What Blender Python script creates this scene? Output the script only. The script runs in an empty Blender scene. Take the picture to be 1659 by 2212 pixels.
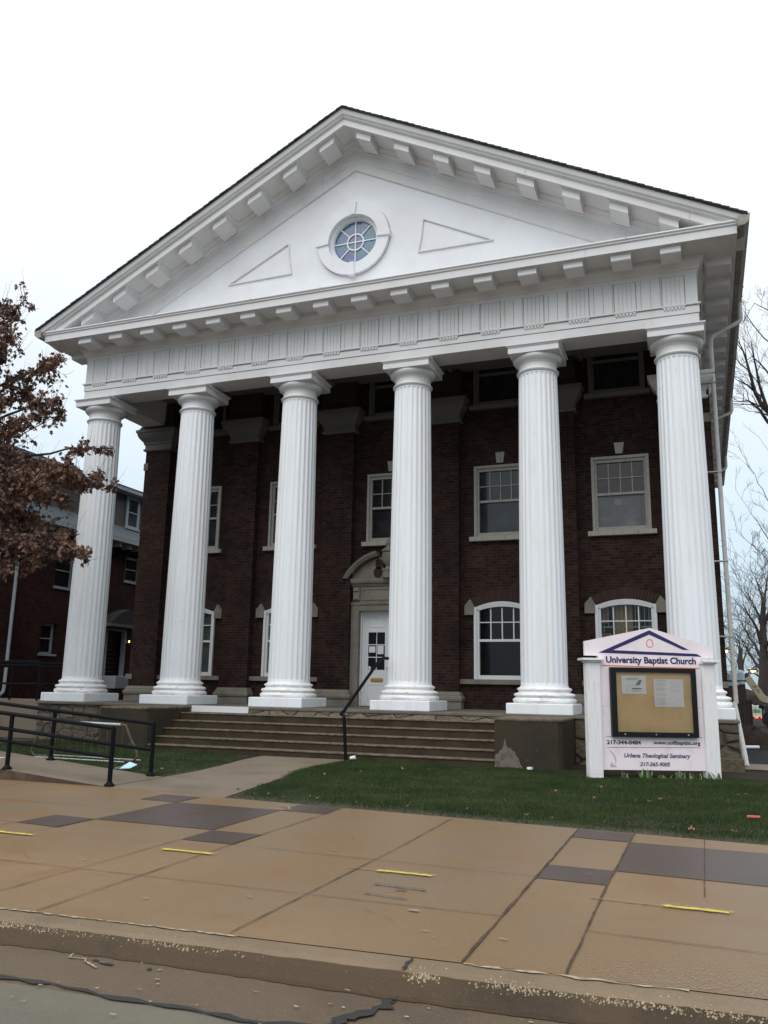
import bpy, bmesh, math, random
import numpy as np
from mathutils import Vector, Matrix
random.seed(7); rng = np.random.default_rng(7)
PI = math.pi; R = math.radians
sc = bpy.context.scene
COL = sc.collection

# ------------------------------------------------------------------ camera
cam_d = bpy.data.cameras.new("camera"); cam = bpy.data.objects.new("camera", cam_d); COL.objects.link(cam)
sc.camera = cam
CX, CY, CZ = 15.1465, -18.0784, 1.3387
YAW, PIT, ROL, F = 0.3612, 0.2073, 0.0181, 1810.6308
fw = Vector((-math.sin(YAW)*math.cos(PIT), math.cos(YAW)*math.cos(PIT), math.sin(PIT)))
rt = Vector((math.cos(YAW), math.sin(YAW), 0)); up = rt.cross(fw)
rt2 = math.cos(ROL)*rt + math.sin(ROL)*up; up2 = -math.sin(ROL)*rt + math.cos(ROL)*up
cam.matrix_world = Matrix(((rt2.x, up2.x, -fw.x, CX), (rt2.y, up2.y, -fw.y, CY), (rt2.z, up2.z, -fw.z, CZ), (0, 0, 0, 1)))
cam_d.sensor_fit = 'VERTICAL'; cam_d.sensor_height = 36.0
cam_d.lens = F / 2212 * 36.0
cam_d.clip_start = 0.1; cam_d.clip_end = 3000

# ------------------------------------------------------------------ sky, sun, exposure
SUN_EL, SUN_AZ = R(50), R(188)      # behind the photographer, soft
w = bpy.data.worlds.new("World"); sc.world = w; w.use_nodes = True
nt = w.node_tree; nt.nodes.clear(); N = nt.nodes.new; LK = nt.links.new
wo = N('ShaderNodeOutputWorld'); bg = N('ShaderNodeBackground')
sky = N('ShaderNodeTexSky'); sky.sky_type = 'NISHITA'; sky.sun_disc = False
sky.sun_elevation = SUN_EL; sky.sun_rotation = SUN_AZ; sky.air_density = 1.0; sky.dust_density = 2.0
tc = N('ShaderNodeTexCoord'); sx = N('ShaderNodeSeparateXYZ'); LK(tc.outputs['Generated'], sx.inputs[0])
mr = N('ShaderNodeMapRange'); LK(sx.outputs['Z'], mr.inputs['Value'])
mr.inputs['From Min'].default_value = -0.02; mr.inputs['From Max'].default_value = 0.85
cr = N('ShaderNodeValToRGB'); LK(mr.outputs['Result'], cr.inputs['Fac'])
# overcast cloud deck: dim and bluish low down, bright overhead
e = cr.color_ramp.elements
e[0].position = 0.0; e[0].color = (4.9, 6.1, 7.1, 1)
e[1].position = 1.0; e[1].color = (13.6, 13.9, 14.2, 1)
q = e.new(0.20); q.color = (7.6, 9.2, 10.4, 1)
q = e.new(0.48); q.color = (10.4, 11.1, 11.7, 1)
cn = N('ShaderNodeTexNoise'); cn.inputs['Scale'].default_value = 2.2; cn.inputs['Detail'].default_value = 5
cmp_ = N('ShaderNodeMapping'); cmp_.inputs['Scale'].default_value = (1, 1, 3.0)
LK(tc.outputs['Generated'], cmp_.inputs[0]); LK(cmp_.outputs[0], cn.inputs['Vector'])
cm = N('ShaderNodeMapRange'); LK(cn.outputs['Fac'], cm.inputs['Value']); cm.inputs['To Min'].default_value = 0.88; cm.inputs['To Max'].default_value = 1.12
cmul = N('ShaderNodeVectorMath'); cmul.operation = 'SCALE'; LK(cr.outputs['Color'], cmul.inputs[0]); LK(cm.outputs['Result'], cmul.inputs['Scale'])
mx = N('ShaderNodeMix'); mx.data_type = 'RGBA'; mx.inputs['Factor'].default_value = 0.9
LK(sky.outputs['Color'], mx.inputs['A']); LK(cmul.outputs['Vector'], mx.inputs['B'])
LK(mx.outputs['Result'], bg.inputs['Color']); bg.inputs['Strength'].default_value = 0.1
LK(bg.outputs[0], wo.inputs[0])
sd = bpy.data.lights.new("sun", 'SUN'); sd.energy = 1.5; sd.angle = R(50); sd.color = (1.0, 0.97, 0.93)
so = bpy.data.objects.new("sun", sd); COL.objects.link(so)
so.rotation_euler = (PI/2 - SUN_EL, 0, 0)
dirv = Vector((math.sin(SUN_AZ)*math.cos(SUN_EL), math.cos(SUN_AZ)*math.cos(SUN_EL), math.sin(SUN_EL)))
so.rotation_euler = dirv.to_track_quat('Z', 'Y').to_euler(); so.location = (20, -30, 40)
sc.view_settings.view_transform = 'Standard'; sc.view_settings.look = 'None'
sc.view_settings.exposure = 0.0; sc.view_settings.gamma = 1.0; sc.view_settings.use_curve_mapping = False
sc.render.engine = 'CYCLES'

# ------------------------------------------------------------------ materials
MATS = {}
def mat(name, col, rough=0.6, metal=0.0, noise=None, bump=0.0, bscale=40, spots=None, coat=0.0, emis=None, es=1.0, spec=0.5):
    """noise: list of (scale, detail, colour2, lo, hi[, stretch]) mixed over base"""
    m = bpy.data.materials.new(name); m.use_nodes = True; t = m.node_tree; b = t.nodes['Principled BSDF']
    b.inputs['Roughness'].default_value = rough; b.inputs['Metallic'].default_value = metal
    b.inputs['Specular IOR Level'].default_value = spec
    b.inputs['Base Color'].default_value = (*col, 1)
    tcn = t.nodes.new('ShaderNodeNewGeometry'); cur = None; OC = 'Position'
    for nz in (noise or []):
        s, d, c2, lo, hi = nz[:5]; st = nz[5] if len(nz) > 5 else (1, 1, 1)
        mp = t.nodes.new('ShaderNodeMapping'); mp.inputs['Scale'].default_value = st
        t.links.new(tcn.outputs[OC], mp.inputs[0])
        n = t.nodes.new('ShaderNodeTexNoise'); n.inputs['Scale'].default_value = s; n.inputs['Detail'].default_value = d
        n.inputs['Roughness'].default_value = 0.62
        t.links.new(mp.outputs[0], n.inputs['Vector'])
        r = t.nodes.new('ShaderNodeMapRange'); r.inputs['From Min'].default_value = lo; r.inputs['From Max'].default_value = hi
        t.links.new(n.outputs['Fac'], r.inputs['Value'])
        x = t.nodes.new('ShaderNodeMix'); x.data_type = 'RGBA'
        if cur is None: x.inputs['A'].default_value = (*col, 1)
        else: t.links.new(cur, x.inputs['A'])
        x.inputs['B'].default_value = (*c2, 1); t.links.new(r.outputs['Result'], x.inputs['Factor']); cur = x.outputs['Result']
    if cur is not None: t.links.new(cur, b.inputs['Base Color'])
    if bump:
        n = t.nodes.new('ShaderNodeTexNoise'); n.inputs['Scale'].default_value = bscale; n.inputs['Detail'].default_value = 6
        t.links.new(tcn.outputs[OC], n.inputs['Vector'])
        bp = t.nodes.new('ShaderNodeBump'); bp.inputs['Strength'].default_value = bump; bp.inputs['Distance'].default_value = 0.01
        t.links.new(n.outputs['Fac'], bp.inputs['Height']); t.links.new(bp.outputs[0], b.inputs['Normal'])
    if emis:
        b.inputs['Emission Color'].default_value = (*emis, 1); b.inputs['Emission Strength'].default_value = es
    MATS[name] = m
    return m

def brick_mat(name, c1, c2, mortar, row=0.0762, width=0.215):
    m = bpy.data.materials.new(name); m.use_nodes = True; t = m.node_tree; b = t.nodes['Principled BSDF']; n = t.nodes.new; l = t.links.new
    g = n('ShaderNodeNewGeometry'); s = n('ShaderNodeSeparateXYZ'); l(g.outputs['Position'], s.inputs[0])
    a = n('ShaderNodeMath'); a.operation = 'ADD'; l(s.outputs['X'], a.inputs[0]); l(s.outputs['Y'], a.inputs[1])
    cb = n('ShaderNodeCombineXYZ'); l(a.outputs[0], cb.inputs[0]); l(s.outputs['Z'], cb.inputs[1])
    bt = n('ShaderNodeTexBrick'); l(cb.outputs[0], bt.inputs['Vector'])
    bt.inputs['Scale'].default_value = 1; bt.inputs['Brick Width'].default_value = width; bt.inputs['Row Height'].default_value = row
    bt.inputs['Mortar Size'].default_value = 0.006; bt.inputs['Mortar Smooth'].default_value = 0.3; bt.inputs['Bias'].default_value = -0.1
    bt.inputs['Color1'].default_value = (*c1, 1); bt.inputs['Color2'].default_value = (*c2, 1); bt.inputs['Mortar'].default_value = (*mortar, 1)
    ns = n('ShaderNodeTexNoise'); ns.inputs['Scale'].default_value = 0.9; ns.inputs['Detail'].default_value = 6; l(cb.outputs[0], ns.inputs['Vector'])
    r = n('ShaderNodeMapRange'); r.inputs['From Min'].default_value = 0.3; r.inputs['From Max'].default_value = 0.7; r.inputs['To Min'].default_value = 0.72; r.inputs['To Max'].default_value = 1.2; l(ns.outputs['Fac'], r.inputs['Value'])
    n3 = n('ShaderNodeTexWhiteNoise'); n3.noise_dimensions = '2D'
    sn = n('ShaderNodeVectorMath'); sn.operation = 'SNAP'; l(cb.outputs[0], sn.inputs[0]); sn.inputs[1].default_value = (width/2, row, 1)
    l(sn.outputs[0], n3.inputs['Vector'])
    r3 = n('ShaderNodeMapRange'); r3.inputs['To Min'].default_value = 0.72; r3.inputs['To Max'].default_value = 1.22; l(n3.outputs['Value'], r3.inputs['Value'])
    mm = n('ShaderNodeMath'); mm.operation = 'MULTIPLY'; l(r.outputs['Result'], mm.inputs[0]); l(r3.outputs['Result'], mm.inputs[1])
    sc_ = n('ShaderNodeVectorMath'); sc_.operation = 'SCALE'; l(bt.outputs['Color'], sc_.inputs[0]); l(mm.outputs[0], sc_.inputs['Scale'])
    l(sc_.outputs[0], b.inputs['Base Color']); b.inputs['Roughness'].default_value = 0.85; b.inputs['Specular IOR Level'].default_value = 0.15
    iv = n('ShaderNodeMath'); iv.operation = 'SUBTRACT'; iv.inputs[0].default_value = 1; l(bt.outputs['Fac'], iv.inputs[1])
    bp = n('ShaderNodeBump'); bp.inputs['Strength'].default_value = 0.6; bp.inputs['Distance'].default_value = 0.006; l(iv.outputs[0], bp.inputs['Height']); l(bp.outputs[0], b.inputs['Normal'])
    MATS[name] = m

def stone_mat(name, c1, c2, joint, scale=3.0, st=(1, 1, 1.8)):
    m = bpy.data.materials.new(name); m.use_nodes = True; t = m.node_tree; b = t.nodes['Principled BSDF']; n = t.nodes.new; l = t.links.new
    tcn = n('ShaderNodeTexCoord'); mp = n('ShaderNodeMapping'); mp.inputs['Scale'].default_value = st; l(tcn.outputs['Object'], mp.inputs[0])
    ns = n('ShaderNodeTexNoise'); ns.inputs['Scale'].default_value = 3; l(mp.outputs[0], ns.inputs['Vector'])
    ad = n('ShaderNodeMix'); ad.data_type = 'RGBA'; ad.inputs['Factor'].default_value = 0.12; l(mp.outputs[0], ad.inputs['A']); l(ns.outputs['Color'], ad.inputs['B'])
    v = n('ShaderNodeTexVoronoi'); v.feature = 'DISTANCE_TO_EDGE'; v.inputs['Scale'].default_value = scale; l(ad.outputs['Result'], v.inputs['Vector'])
    v2 = n('ShaderNodeTexVoronoi'); v2.inputs['Scale'].default_value = scale; l(ad.outputs['Result'], v2.inputs['Vector'])
    r = n('ShaderNodeMapRange'); r.inputs['From Min'].default_value = 0.0; r.inputs['From Max'].default_value = 0.055; l(v.outputs['Distance'], r.inputs['Value'])
    sp = n('ShaderNodeSeparateColor'); l(v2.outputs['Color'], sp.inputs[0])
    x1 = n('ShaderNodeMix'); x1.data_type = 'RGBA'; x1.inputs['A'].default_value = (*c1, 1); x1.inputs['B'].default_value = (*c2, 1); l(sp.outputs[0], x1.inputs['Factor'])
    n2 = n('ShaderNodeTexNoise'); n2.inputs['Scale'].default_value = 12; n2.inputs['Detail'].default_value = 6; l(tcn.outputs['Object'], n2.inputs['Vector'])
    r2 = n('ShaderNodeMapRange'); r2.inputs['To Min'].default_value = 0.45; r2.inputs['To Max'].default_value = 1.45; l(n2.outputs['Fac'], r2.inputs['Value'])
    s2 = n('ShaderNodeVectorMath'); s2.operation = 'SCALE'; l(x1.outputs['Result'], s2.inputs[0]); l(r2.outputs['Result'], s2.inputs['Scale'])
    x2 = n('ShaderNodeMix'); x2.data_type = 'RGBA'; x2.inputs['A'].default_value = (*joint, 1); l(s2.outputs[0], x2.inputs['B']); l(r.outputs['Result'], x2.inputs['Factor'])
    l(x2.outputs['Result'], b.inputs['Base Color']); b.inputs['Roughness'].default_value = 0.9
    ml = n('ShaderNodeMath'); ml.operation = 'ADD'; l(r.outputs['Result'], ml.inputs[0]); l(n2.outputs['Fac'], ml.inputs[1])
    bp = n('ShaderNodeBump'); bp.inputs['Strength'].default_value = 0.9; bp.inputs['Distance'].default_value = 0.04; l(ml.outputs[0], bp.inputs['Height']); l(bp.outputs[0], b.inputs['Normal'])
    MATS[name] = m

mat('tympanum_paint', (0.74, 0.76, 0.79), 0.6, noise=[(1.1, 7, (0.68, 0.68, 0.70), 0.42, 0.7)], bump=0.25, bscale=9)
mat('white_paint', (0.675, 0.675, 0.68), 0.6, noise=[(1.6, 6, (0.62, 0.605, 0.60), 0.45, 0.75), (9, 4, (0.45, 0.42, 0.40), 0.64, 0.85, (1, 1, 0.15))], bump=0.12, bscale=25)
mat('column_paint', (0.79, 0.82, 0.85), 0.5, noise=[(2.5, 6, (0.74, 0.73, 0.72), 0.45, 0.8, (1, 1, 0.12)), (12, 5, (0.66, 0.64, 0.62), 0.56, 0.8, (1, 1, 0.05)), (11, 4, (0.34, 0.31, 0.29), 0.715, 0.75, (1, 1, 0.4))], bump=0.15, bscale=18)
mat('base_paint', (0.83, 0.83, 0.83), 0.5, noise=[(6, 6, (0.55, 0.5, 0.46), 0.52, 0.78, (1, 1, 2.5)), (9, 5, (0.13, 0.085, 0.07), 0.64, 0.69, (1, 1, 4))], bump=0.35, bscale=14)
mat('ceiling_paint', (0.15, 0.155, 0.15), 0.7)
mat('grime_and_shadow', (0.36, 0.315, 0.295), 0.9, noise=[(3, 4, (0.50, 0.46, 0.44), 0.5, 0.7)])  # grime in the board joints; also paints the round window's outer shadow
mat('flashing', (0.80, 0.80, 0.80), 0.35, noise=[(3.0, 4, (0.42, 0.26, 0.12), 0.62, 0.72, (1, 1, 1)), (11, 2, (0.55, 0.44, 0.3), 0.66, 0.74)])
mat('limestone', (0.205, 0.188, 0.156), 0.85, noise=[(3, 6, (0.135, 0.121, 0.10), 0.45, 0.75), (14, 3, (0.16, 0.15, 0.12), 0.66, 0.8)], bump=0.2)
mat('shaded_trim', (0.125, 0.12, 0.11), 0.7, noise=[(6, 4, (0.11, 0.105, 0.095), 0.5, 0.8)])  # pale trim darkened so its colour carries the porch shade
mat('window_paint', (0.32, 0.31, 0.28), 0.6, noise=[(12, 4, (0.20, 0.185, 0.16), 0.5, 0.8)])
mat('fresh_window_paint', (0.68, 0.69, 0.70), 0.5, noise=[(12, 4, (0.6, 0.6, 0.6), 0.55, 0.8)])
mat('sill_stone', (0.36, 0.34, 0.30), 0.8, noise=[(10, 4, (0.15, 0.14, 0.125), 0.55, 0.7, (3, 1, 0.3))])
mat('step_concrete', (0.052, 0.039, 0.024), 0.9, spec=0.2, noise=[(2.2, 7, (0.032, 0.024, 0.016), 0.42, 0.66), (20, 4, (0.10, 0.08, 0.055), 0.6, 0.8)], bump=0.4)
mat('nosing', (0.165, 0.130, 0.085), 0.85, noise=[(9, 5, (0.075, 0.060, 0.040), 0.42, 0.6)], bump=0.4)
mat('porch_concrete', (0.14, 0.12, 0.098), 0.8, noise=[(3, 6, (0.10, 0.09, 0.075), 0.42, 0.65)], bump=0.3)
mat('block_concrete', (0.050, 0.041, 0.027), 0.95, spec=0.15, noise=[(1.6, 7, (0.038, 0.034, 0.026), 0.40, 0.60), (7, 5, (0.12, 0.10, 0.078), 0.63, 0.72)], bump=0.5, bscale=20)
mat('bare_patch', (0.155, 0.128, 0.108), 0.9, noise=[(8, 6, (0.09, 0.074, 0.06), 0.45, 0.62)], bump=0.5)
mat('sidewalk_concrete', (0.255, 0.160, 0.080), 0.42, noise=[(0.13, 2, (0.185, 0.135, 0.085), 0.40, 0.54), (0.45, 7, (0.205, 0.133, 0.070), 0.44, 0.62), (1.3, 8, (0.200, 0.116, 0.050), 0.50, 0.70), (7, 6, (0.20, 0.14, 0.085), 0.55, 0.75), (38, 5, (0.20, 0.128, 0.066), 0.52, 0.72), (160, 2, (0.36, 0.26, 0.16), 0.58, 0.8), (60, 2, (0.10, 0.065, 0.042), 0.66, 0.8)], bump=0.35, bscale=90, spec=0.35)
mat('path_concrete', (0.19, 0.150, 0.108), 0.6, noise=[(0.9, 5, (0.130, 0.10, 0.070), 0.45, 0.7), (150, 2, (0.23, 0.20, 0.16), 0.58, 0.8)], bump=0.2, bscale=120)
mat('ramp_side', (0.062, 0.036, 0.022), 0.9, noise=[(3, 6, (0.11, 0.075, 0.048), 0.5, 0.7)], bump=0.4)
mat('paver_concrete', (0.070, 0.049, 0.041), 0.4, noise=[(2.0, 7, (0.060, 0.041, 0.034), 0.45, 0.7), (150, 2, (0.12, 0.09, 0.082), 0.6, 0.8)], bump=0.2, bscale=120)
mat('joint_dirt', (0.045, 0.030, 0.020), 0.9, noise=[(12, 4, (0.09, 0.06, 0.038), 0.45, 0.6)])
mat('faint_joint', (0.120, 0.075, 0.042), 0.8)
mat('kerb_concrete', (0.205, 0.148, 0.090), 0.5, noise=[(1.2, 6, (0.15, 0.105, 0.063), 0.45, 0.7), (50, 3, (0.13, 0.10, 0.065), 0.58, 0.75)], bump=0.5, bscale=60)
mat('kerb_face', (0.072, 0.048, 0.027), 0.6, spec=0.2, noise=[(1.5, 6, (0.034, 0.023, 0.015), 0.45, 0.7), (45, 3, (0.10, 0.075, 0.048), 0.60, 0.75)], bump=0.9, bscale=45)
mat('gutter_pan', (0.112, 0.080, 0.048), 0.45, noise=[(0.8, 6, (0.070, 0.050, 0.031), 0.42, 0.65), (90, 2, (0.22, 0.18, 0.13), 0.6, 0.75)], bump=0.3, bscale=90)
mat('road_concrete', (0.135, 0.122, 0.090), 0.6, noise=[(0.6, 6, (0.095, 0.089, 0.066), 0.42, 0.65), (130, 2, (0.20, 0.19, 0.15), 0.58, 0.75)], bump=0.3, bscale=110)
mat('tar', (0.022, 0.021, 0.020), 0.6, bump=0.5, bscale=30)
mat('chip_stone', (0.42, 0.34, 0.22), 0.8, noise=[(60, 2, (0.22, 0.165, 0.10), 0.45, 0.6)])
mat('curb_seal', (0.40, 0.34, 0.25), 0.7, noise=[(18, 4, (0.24, 0.19, 0.12), 0.45, 0.58)])
mat('pale_fleck', (0.36, 0.27, 0.19), 0.7)
mat('yellow_paint', (0.66, 0.53, 0.08), 0.6, noise=[(40, 3, (0.42, 0.30, 0.09), 0.55, 0.8)])
mat('faint_yellow', (0.25, 0.175, 0.065), 0.7)
mat('blue_paint', (0.09, 0.092, 0.10), 0.7)
mat('white_mark', (0.30, 0.24, 0.18), 0.7)
mat('soil', (0.038, 0.027, 0.020), 0.95, noise=[(4, 6, (0.020, 0.016, 0.013), 0.42, 0.65), (30, 3, (0.08, 0.058, 0.04), 0.62, 0.8)], spec=0.15, bump=0.8, bscale=25)
mat('wet_mud', (0.010, 0.009, 0.009), 0.7, noise=[(3, 5, (0.035, 0.032, 0.03), 0.5, 0.7)], bump=0.9, bscale=6, spec=0.15)
mat('lawn_ground', (0.030, 0.034, 0.014), 0.9, noise=[(1.2, 6, (0.055, 0.044, 0.024), 0.46, 0.66), (14, 4, (0.070, 0.050, 0.030), 0.5, 0.7)], bump=0.6, bscale=40)
mat('blade', (0.040, 0.064, 0.018), 0.75, spec=0.2, noise=[(0.9, 6, (0.022, 0.044, 0.012), 0.4, 0.62), (2.3, 5, (0.068, 0.078, 0.028), 0.55, 0.72), (9, 4, (0.100, 0.085, 0.045), 0.62, 0.8)])
mat('black_metal', (0.0035, 0.004, 0.006), 0.5, noise=[(25, 4, (0.008, 0.007, 0.006), 0.55, 0.8)], spec=0.12)
mat('rust_metal', (0.07, 0.05, 0.04), 0.7, noise=[(12, 4, (0.13, 0.12, 0.11), 0.5, 0.7)])
mat('galvanised', (0.42, 0.46, 0.44), 0.5, metal=0.1, noise=[(16, 4, (0.3, 0.3, 0.29), 0.5, 0.75)])
mat('downspout_paint', (0.50, 0.50, 0.48), 0.5, noise=[(5, 5, (0.36, 0.35, 0.33), 0.45, 0.75)])
mat('gutter_paint', (0.30, 0.28, 0.25), 0.6, noise=[(4, 5, (0.16, 0.14, 0.12), 0.45, 0.7)])
mat('dark_glass', (0.012, 0.014, 0.016), 0.06, noise=[(1.5, 3, (0.03, 0.03, 0.032), 0.45, 0.7)])
mat('screen_glass', (0.10, 0.10, 0.10), 0.25, noise=[(2.5, 3, (0.16, 0.155, 0.15), 0.5, 0.7)])
mat('tear_grey', (0.21, 0.205, 0.20), 0.7)
mat('red_reflection_glass', (0.055, 0.032, 0.032), 0.08, noise=[(2.5, 3, (0.03, 0.03, 0.032), 0.5, 0.7)])  # reddish reflection put into the pane colour
mat('room_dark', (0.03, 0.026, 0.024), 0.9)
mat('room_wall', (0.78, 0.52, 0.20), 0.9)
mat('blind', (0.38, 0.40, 0.40), 0.7)
mat('brass', (0.50, 0.33, 0.10), 0.35, metal=0.6)
mat('paper', (0.72, 0.72, 0.74), 0.7, noise=[(14, 3, (0.6, 0.6, 0.64), 0.5, 0.7)])
mat('shingle', (0.028, 0.028, 0.032), 0.9, noise=[(14, 3, (0.06, 0.06, 0.065), 0.5, 0.75)], bump=0.5)
mat('sign_board', (0.84, 0.75, 0.78), 0.45, noise=[(5, 4, (0.70, 0.62, 0.645), 0.5, 0.8)])
mat('sign_post', (0.78, 0.77, 0.77), 0.5, noise=[(5, 5, (0.60, 0.50, 0.42), 0.55, 0.78, (6, 6, 0.5)), (7, 4, (0.32, 0.24, 0.17), 0.68, 0.76, (5, 5, 0.5))])
mat('navy', (0.018, 0.012, 0.095), 0.5)
mat('orange', (0.70, 0.16, 0.06), 0.5)
mat('case_black', (0.006, 0.007, 0.007), 0.45, spec=0.25)
mat('lead_dark', (0.030, 0.026, 0.024), 0.8)
mat('cork', (0.80, 0.57, 0.30), 0.85, noise=[(2.2, 5, (0.70, 0.48, 0.24), 0.45, 0.7), (7, 3, (0.48, 0.33, 0.17), 0.69, 0.76)])
mat('letter_black', (0.03, 0.03, 0.035), 0.6)
mat('letter_purple', (0.10, 0.09, 0.17), 0.6)
mat('logo_pale', (0.52, 0.40, 0.50), 0.6)
mat('leaf_print', (0.20, 0.30, 0.14), 0.7)
mat('print_grey', (0.36, 0.35, 0.37), 0.7)
mat('flyer', (0.90, 0.87, 0.83), 0.7, noise=[(4, 3, (0.80, 0.77, 0.73), 0.5, 0.7)])
mat('bark', (0.045, 0.034, 0.028), 0.9, noise=[(8, 5, (0.02, 0.016, 0.014), 0.45, 0.7, (1, 1, 0.3))], bump=0.6, bscale=20)
mat('bark_light', (0.085, 0.072, 0.066), 0.9, noise=[(8, 5, (0.045, 0.038, 0.036), 0.45, 0.7, (1, 1, 0.3))], bump=0.4, bscale=20)
mat('dead_leaf', (0.158, 0.080, 0.048), 0.7, noise=[(0.8, 3, (0.085, 0.042, 0.036), 0.42, 0.62), (5, 3, (0.34, 0.19, 0.105), 0.58, 0.72), (23, 2, (0.065, 0.033, 0.028), 0.55, 0.7)])
mat('fallen_leaf', (0.28, 0.175, 0.10), 0.7)
mat('iris_leaf', (0.13, 0.20, 0.09), 0.5, noise=[(8, 3, (0.08, 0.13, 0.05), 0.45, 0.7)])
mat('mask_blue', (0.50, 0.72, 0.86), 0.6)
mat('litter_white', (0.78, 0.80, 0.84), 0.5)
mat('litter_red', (0.72, 0.13, 0.10), 0.5)
mat('siding', (0.105, 0.088, 0.084), 0.7, noise=[(3, 3, (0.085, 0.072, 0.07), 0.45, 0.7)])
mat('grey_shingle', (0.12, 0.15, 0.165), 0.85, noise=[(18, 3, (0.10, 0.13, 0.14), 0.45, 0.7, (1, 1, 4))], bump=0.4)
mat('pale_trim', (0.33, 0.37, 0.40), 0.6, noise=[(4, 4, (0.4, 0.44, 0.46), 0.5, 0.8)])
mat('cream_boom', (0.50, 0.46, 0.29), 0.5, noise=[(6, 4, (0.40, 0.36, 0.22), 0.5, 0.7)])
mat('dark_steel', (0.03, 0.03, 0.032), 0.5)
mat('truck_white', (0.55, 0.58, 0.58), 0.5)
mat('truck_green', (0.12, 0.30, 0.07), 0.5)
mat('tail_light', (0.5, 0.02, 0.01), 0.4, emis=(1.0, 0.08, 0.04), es=5)
mat('lamp_glow', (0.9, 0.5, 0.15), 0.4, emis=(1.0, 0.55, 0.16), es=7)
mat('tarp', (0.42, 0.50, 0.55), 0.5, noise=[(3, 3, (0.18, 0.22, 0.25), 0.45, 0.6, (4, 4, 0.3))])
mat('brown_timber', (0.050, 0.036, 0.028), 0.9, noise=[(6, 4, (0.028, 0.021, 0.018), 0.45, 0.7)])
mat('far_house', (0.028, 0.029, 0.031), 0.9)
mat('rubber', (0.015, 0.015, 0.015), 0.8)
brick_mat('brick', (0.043, 0.0205, 0.0155), (0.018, 0.0112, 0.0102), (0.052, 0.041, 0.037))
brick_mat('brick_neighbour', (0.048, 0.017, 0.014), (0.030, 0.012, 0.0105), (0.045, 0.029, 0.026))
stone_mat('rubble', (0.16, 0.13, 0.095), (0.075, 0.062, 0.045), (0.062, 0.052, 0.040), 3.2)
stone_mat('rock_face', (0.15, 0.12, 0.08), (0.085, 0.068, 0.046), (0.045, 0.036, 0.026), 1.5, (.8, 1, 1.4))
stone_mat('patched_stone', (0.22, 0.18, 0.13), (0.115, 0.095, 0.068), (0.075, 0.062, 0.046), 3.4, (0.7, 1, 1.6))
# tinted stained glass: cool panes that see the sky
m = mat('stained_glass', (0.07, 0.13, 0.28), 0.12, noise=[(4.5, 2, (0.05, 0.17, 0.22), 0.42, 0.6), (3.3, 2, (0.09, 0.10, 0.26), 0.52, 0.62), (26, 4, (0.20, 0.26, 0.36), 0.5, 0.8)])
# clear window glass
for gname, gt in (('clear_glass', (0.75, 0.78, 0.78, 1)), ('case_glass', (1.0, 1.0, 1.0, 1))):
  m = bpy.data.materials.new(gname); m.use_nodes = True; t = m.node_tree; t.nodes.clear()
  o_ = t.nodes.new('ShaderNodeOutputMaterial'); mxs = t.nodes.new('ShaderNodeMixShader'); tr = t.nodes.new('ShaderNodeBsdfTransparent'); gl = t.nodes.new('ShaderNodeBsdfGlossy')
  gl.inputs['Roughness'].default_value = 0.03; fr = t.nodes.new('ShaderNodeFresnel'); fr.inputs['IOR'].default_value = 1.45; tr.inputs['Color'].default_value = gt
  t.links.new(fr.outputs[0], mxs.inputs[0]); t.links.new(tr.outputs[0], mxs.inputs[1]); t.links.new(gl.outputs[0], mxs.inputs[2]); t.links.new(mxs.outputs[0], o_.inputs[0]); MATS[gname] = m

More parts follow.
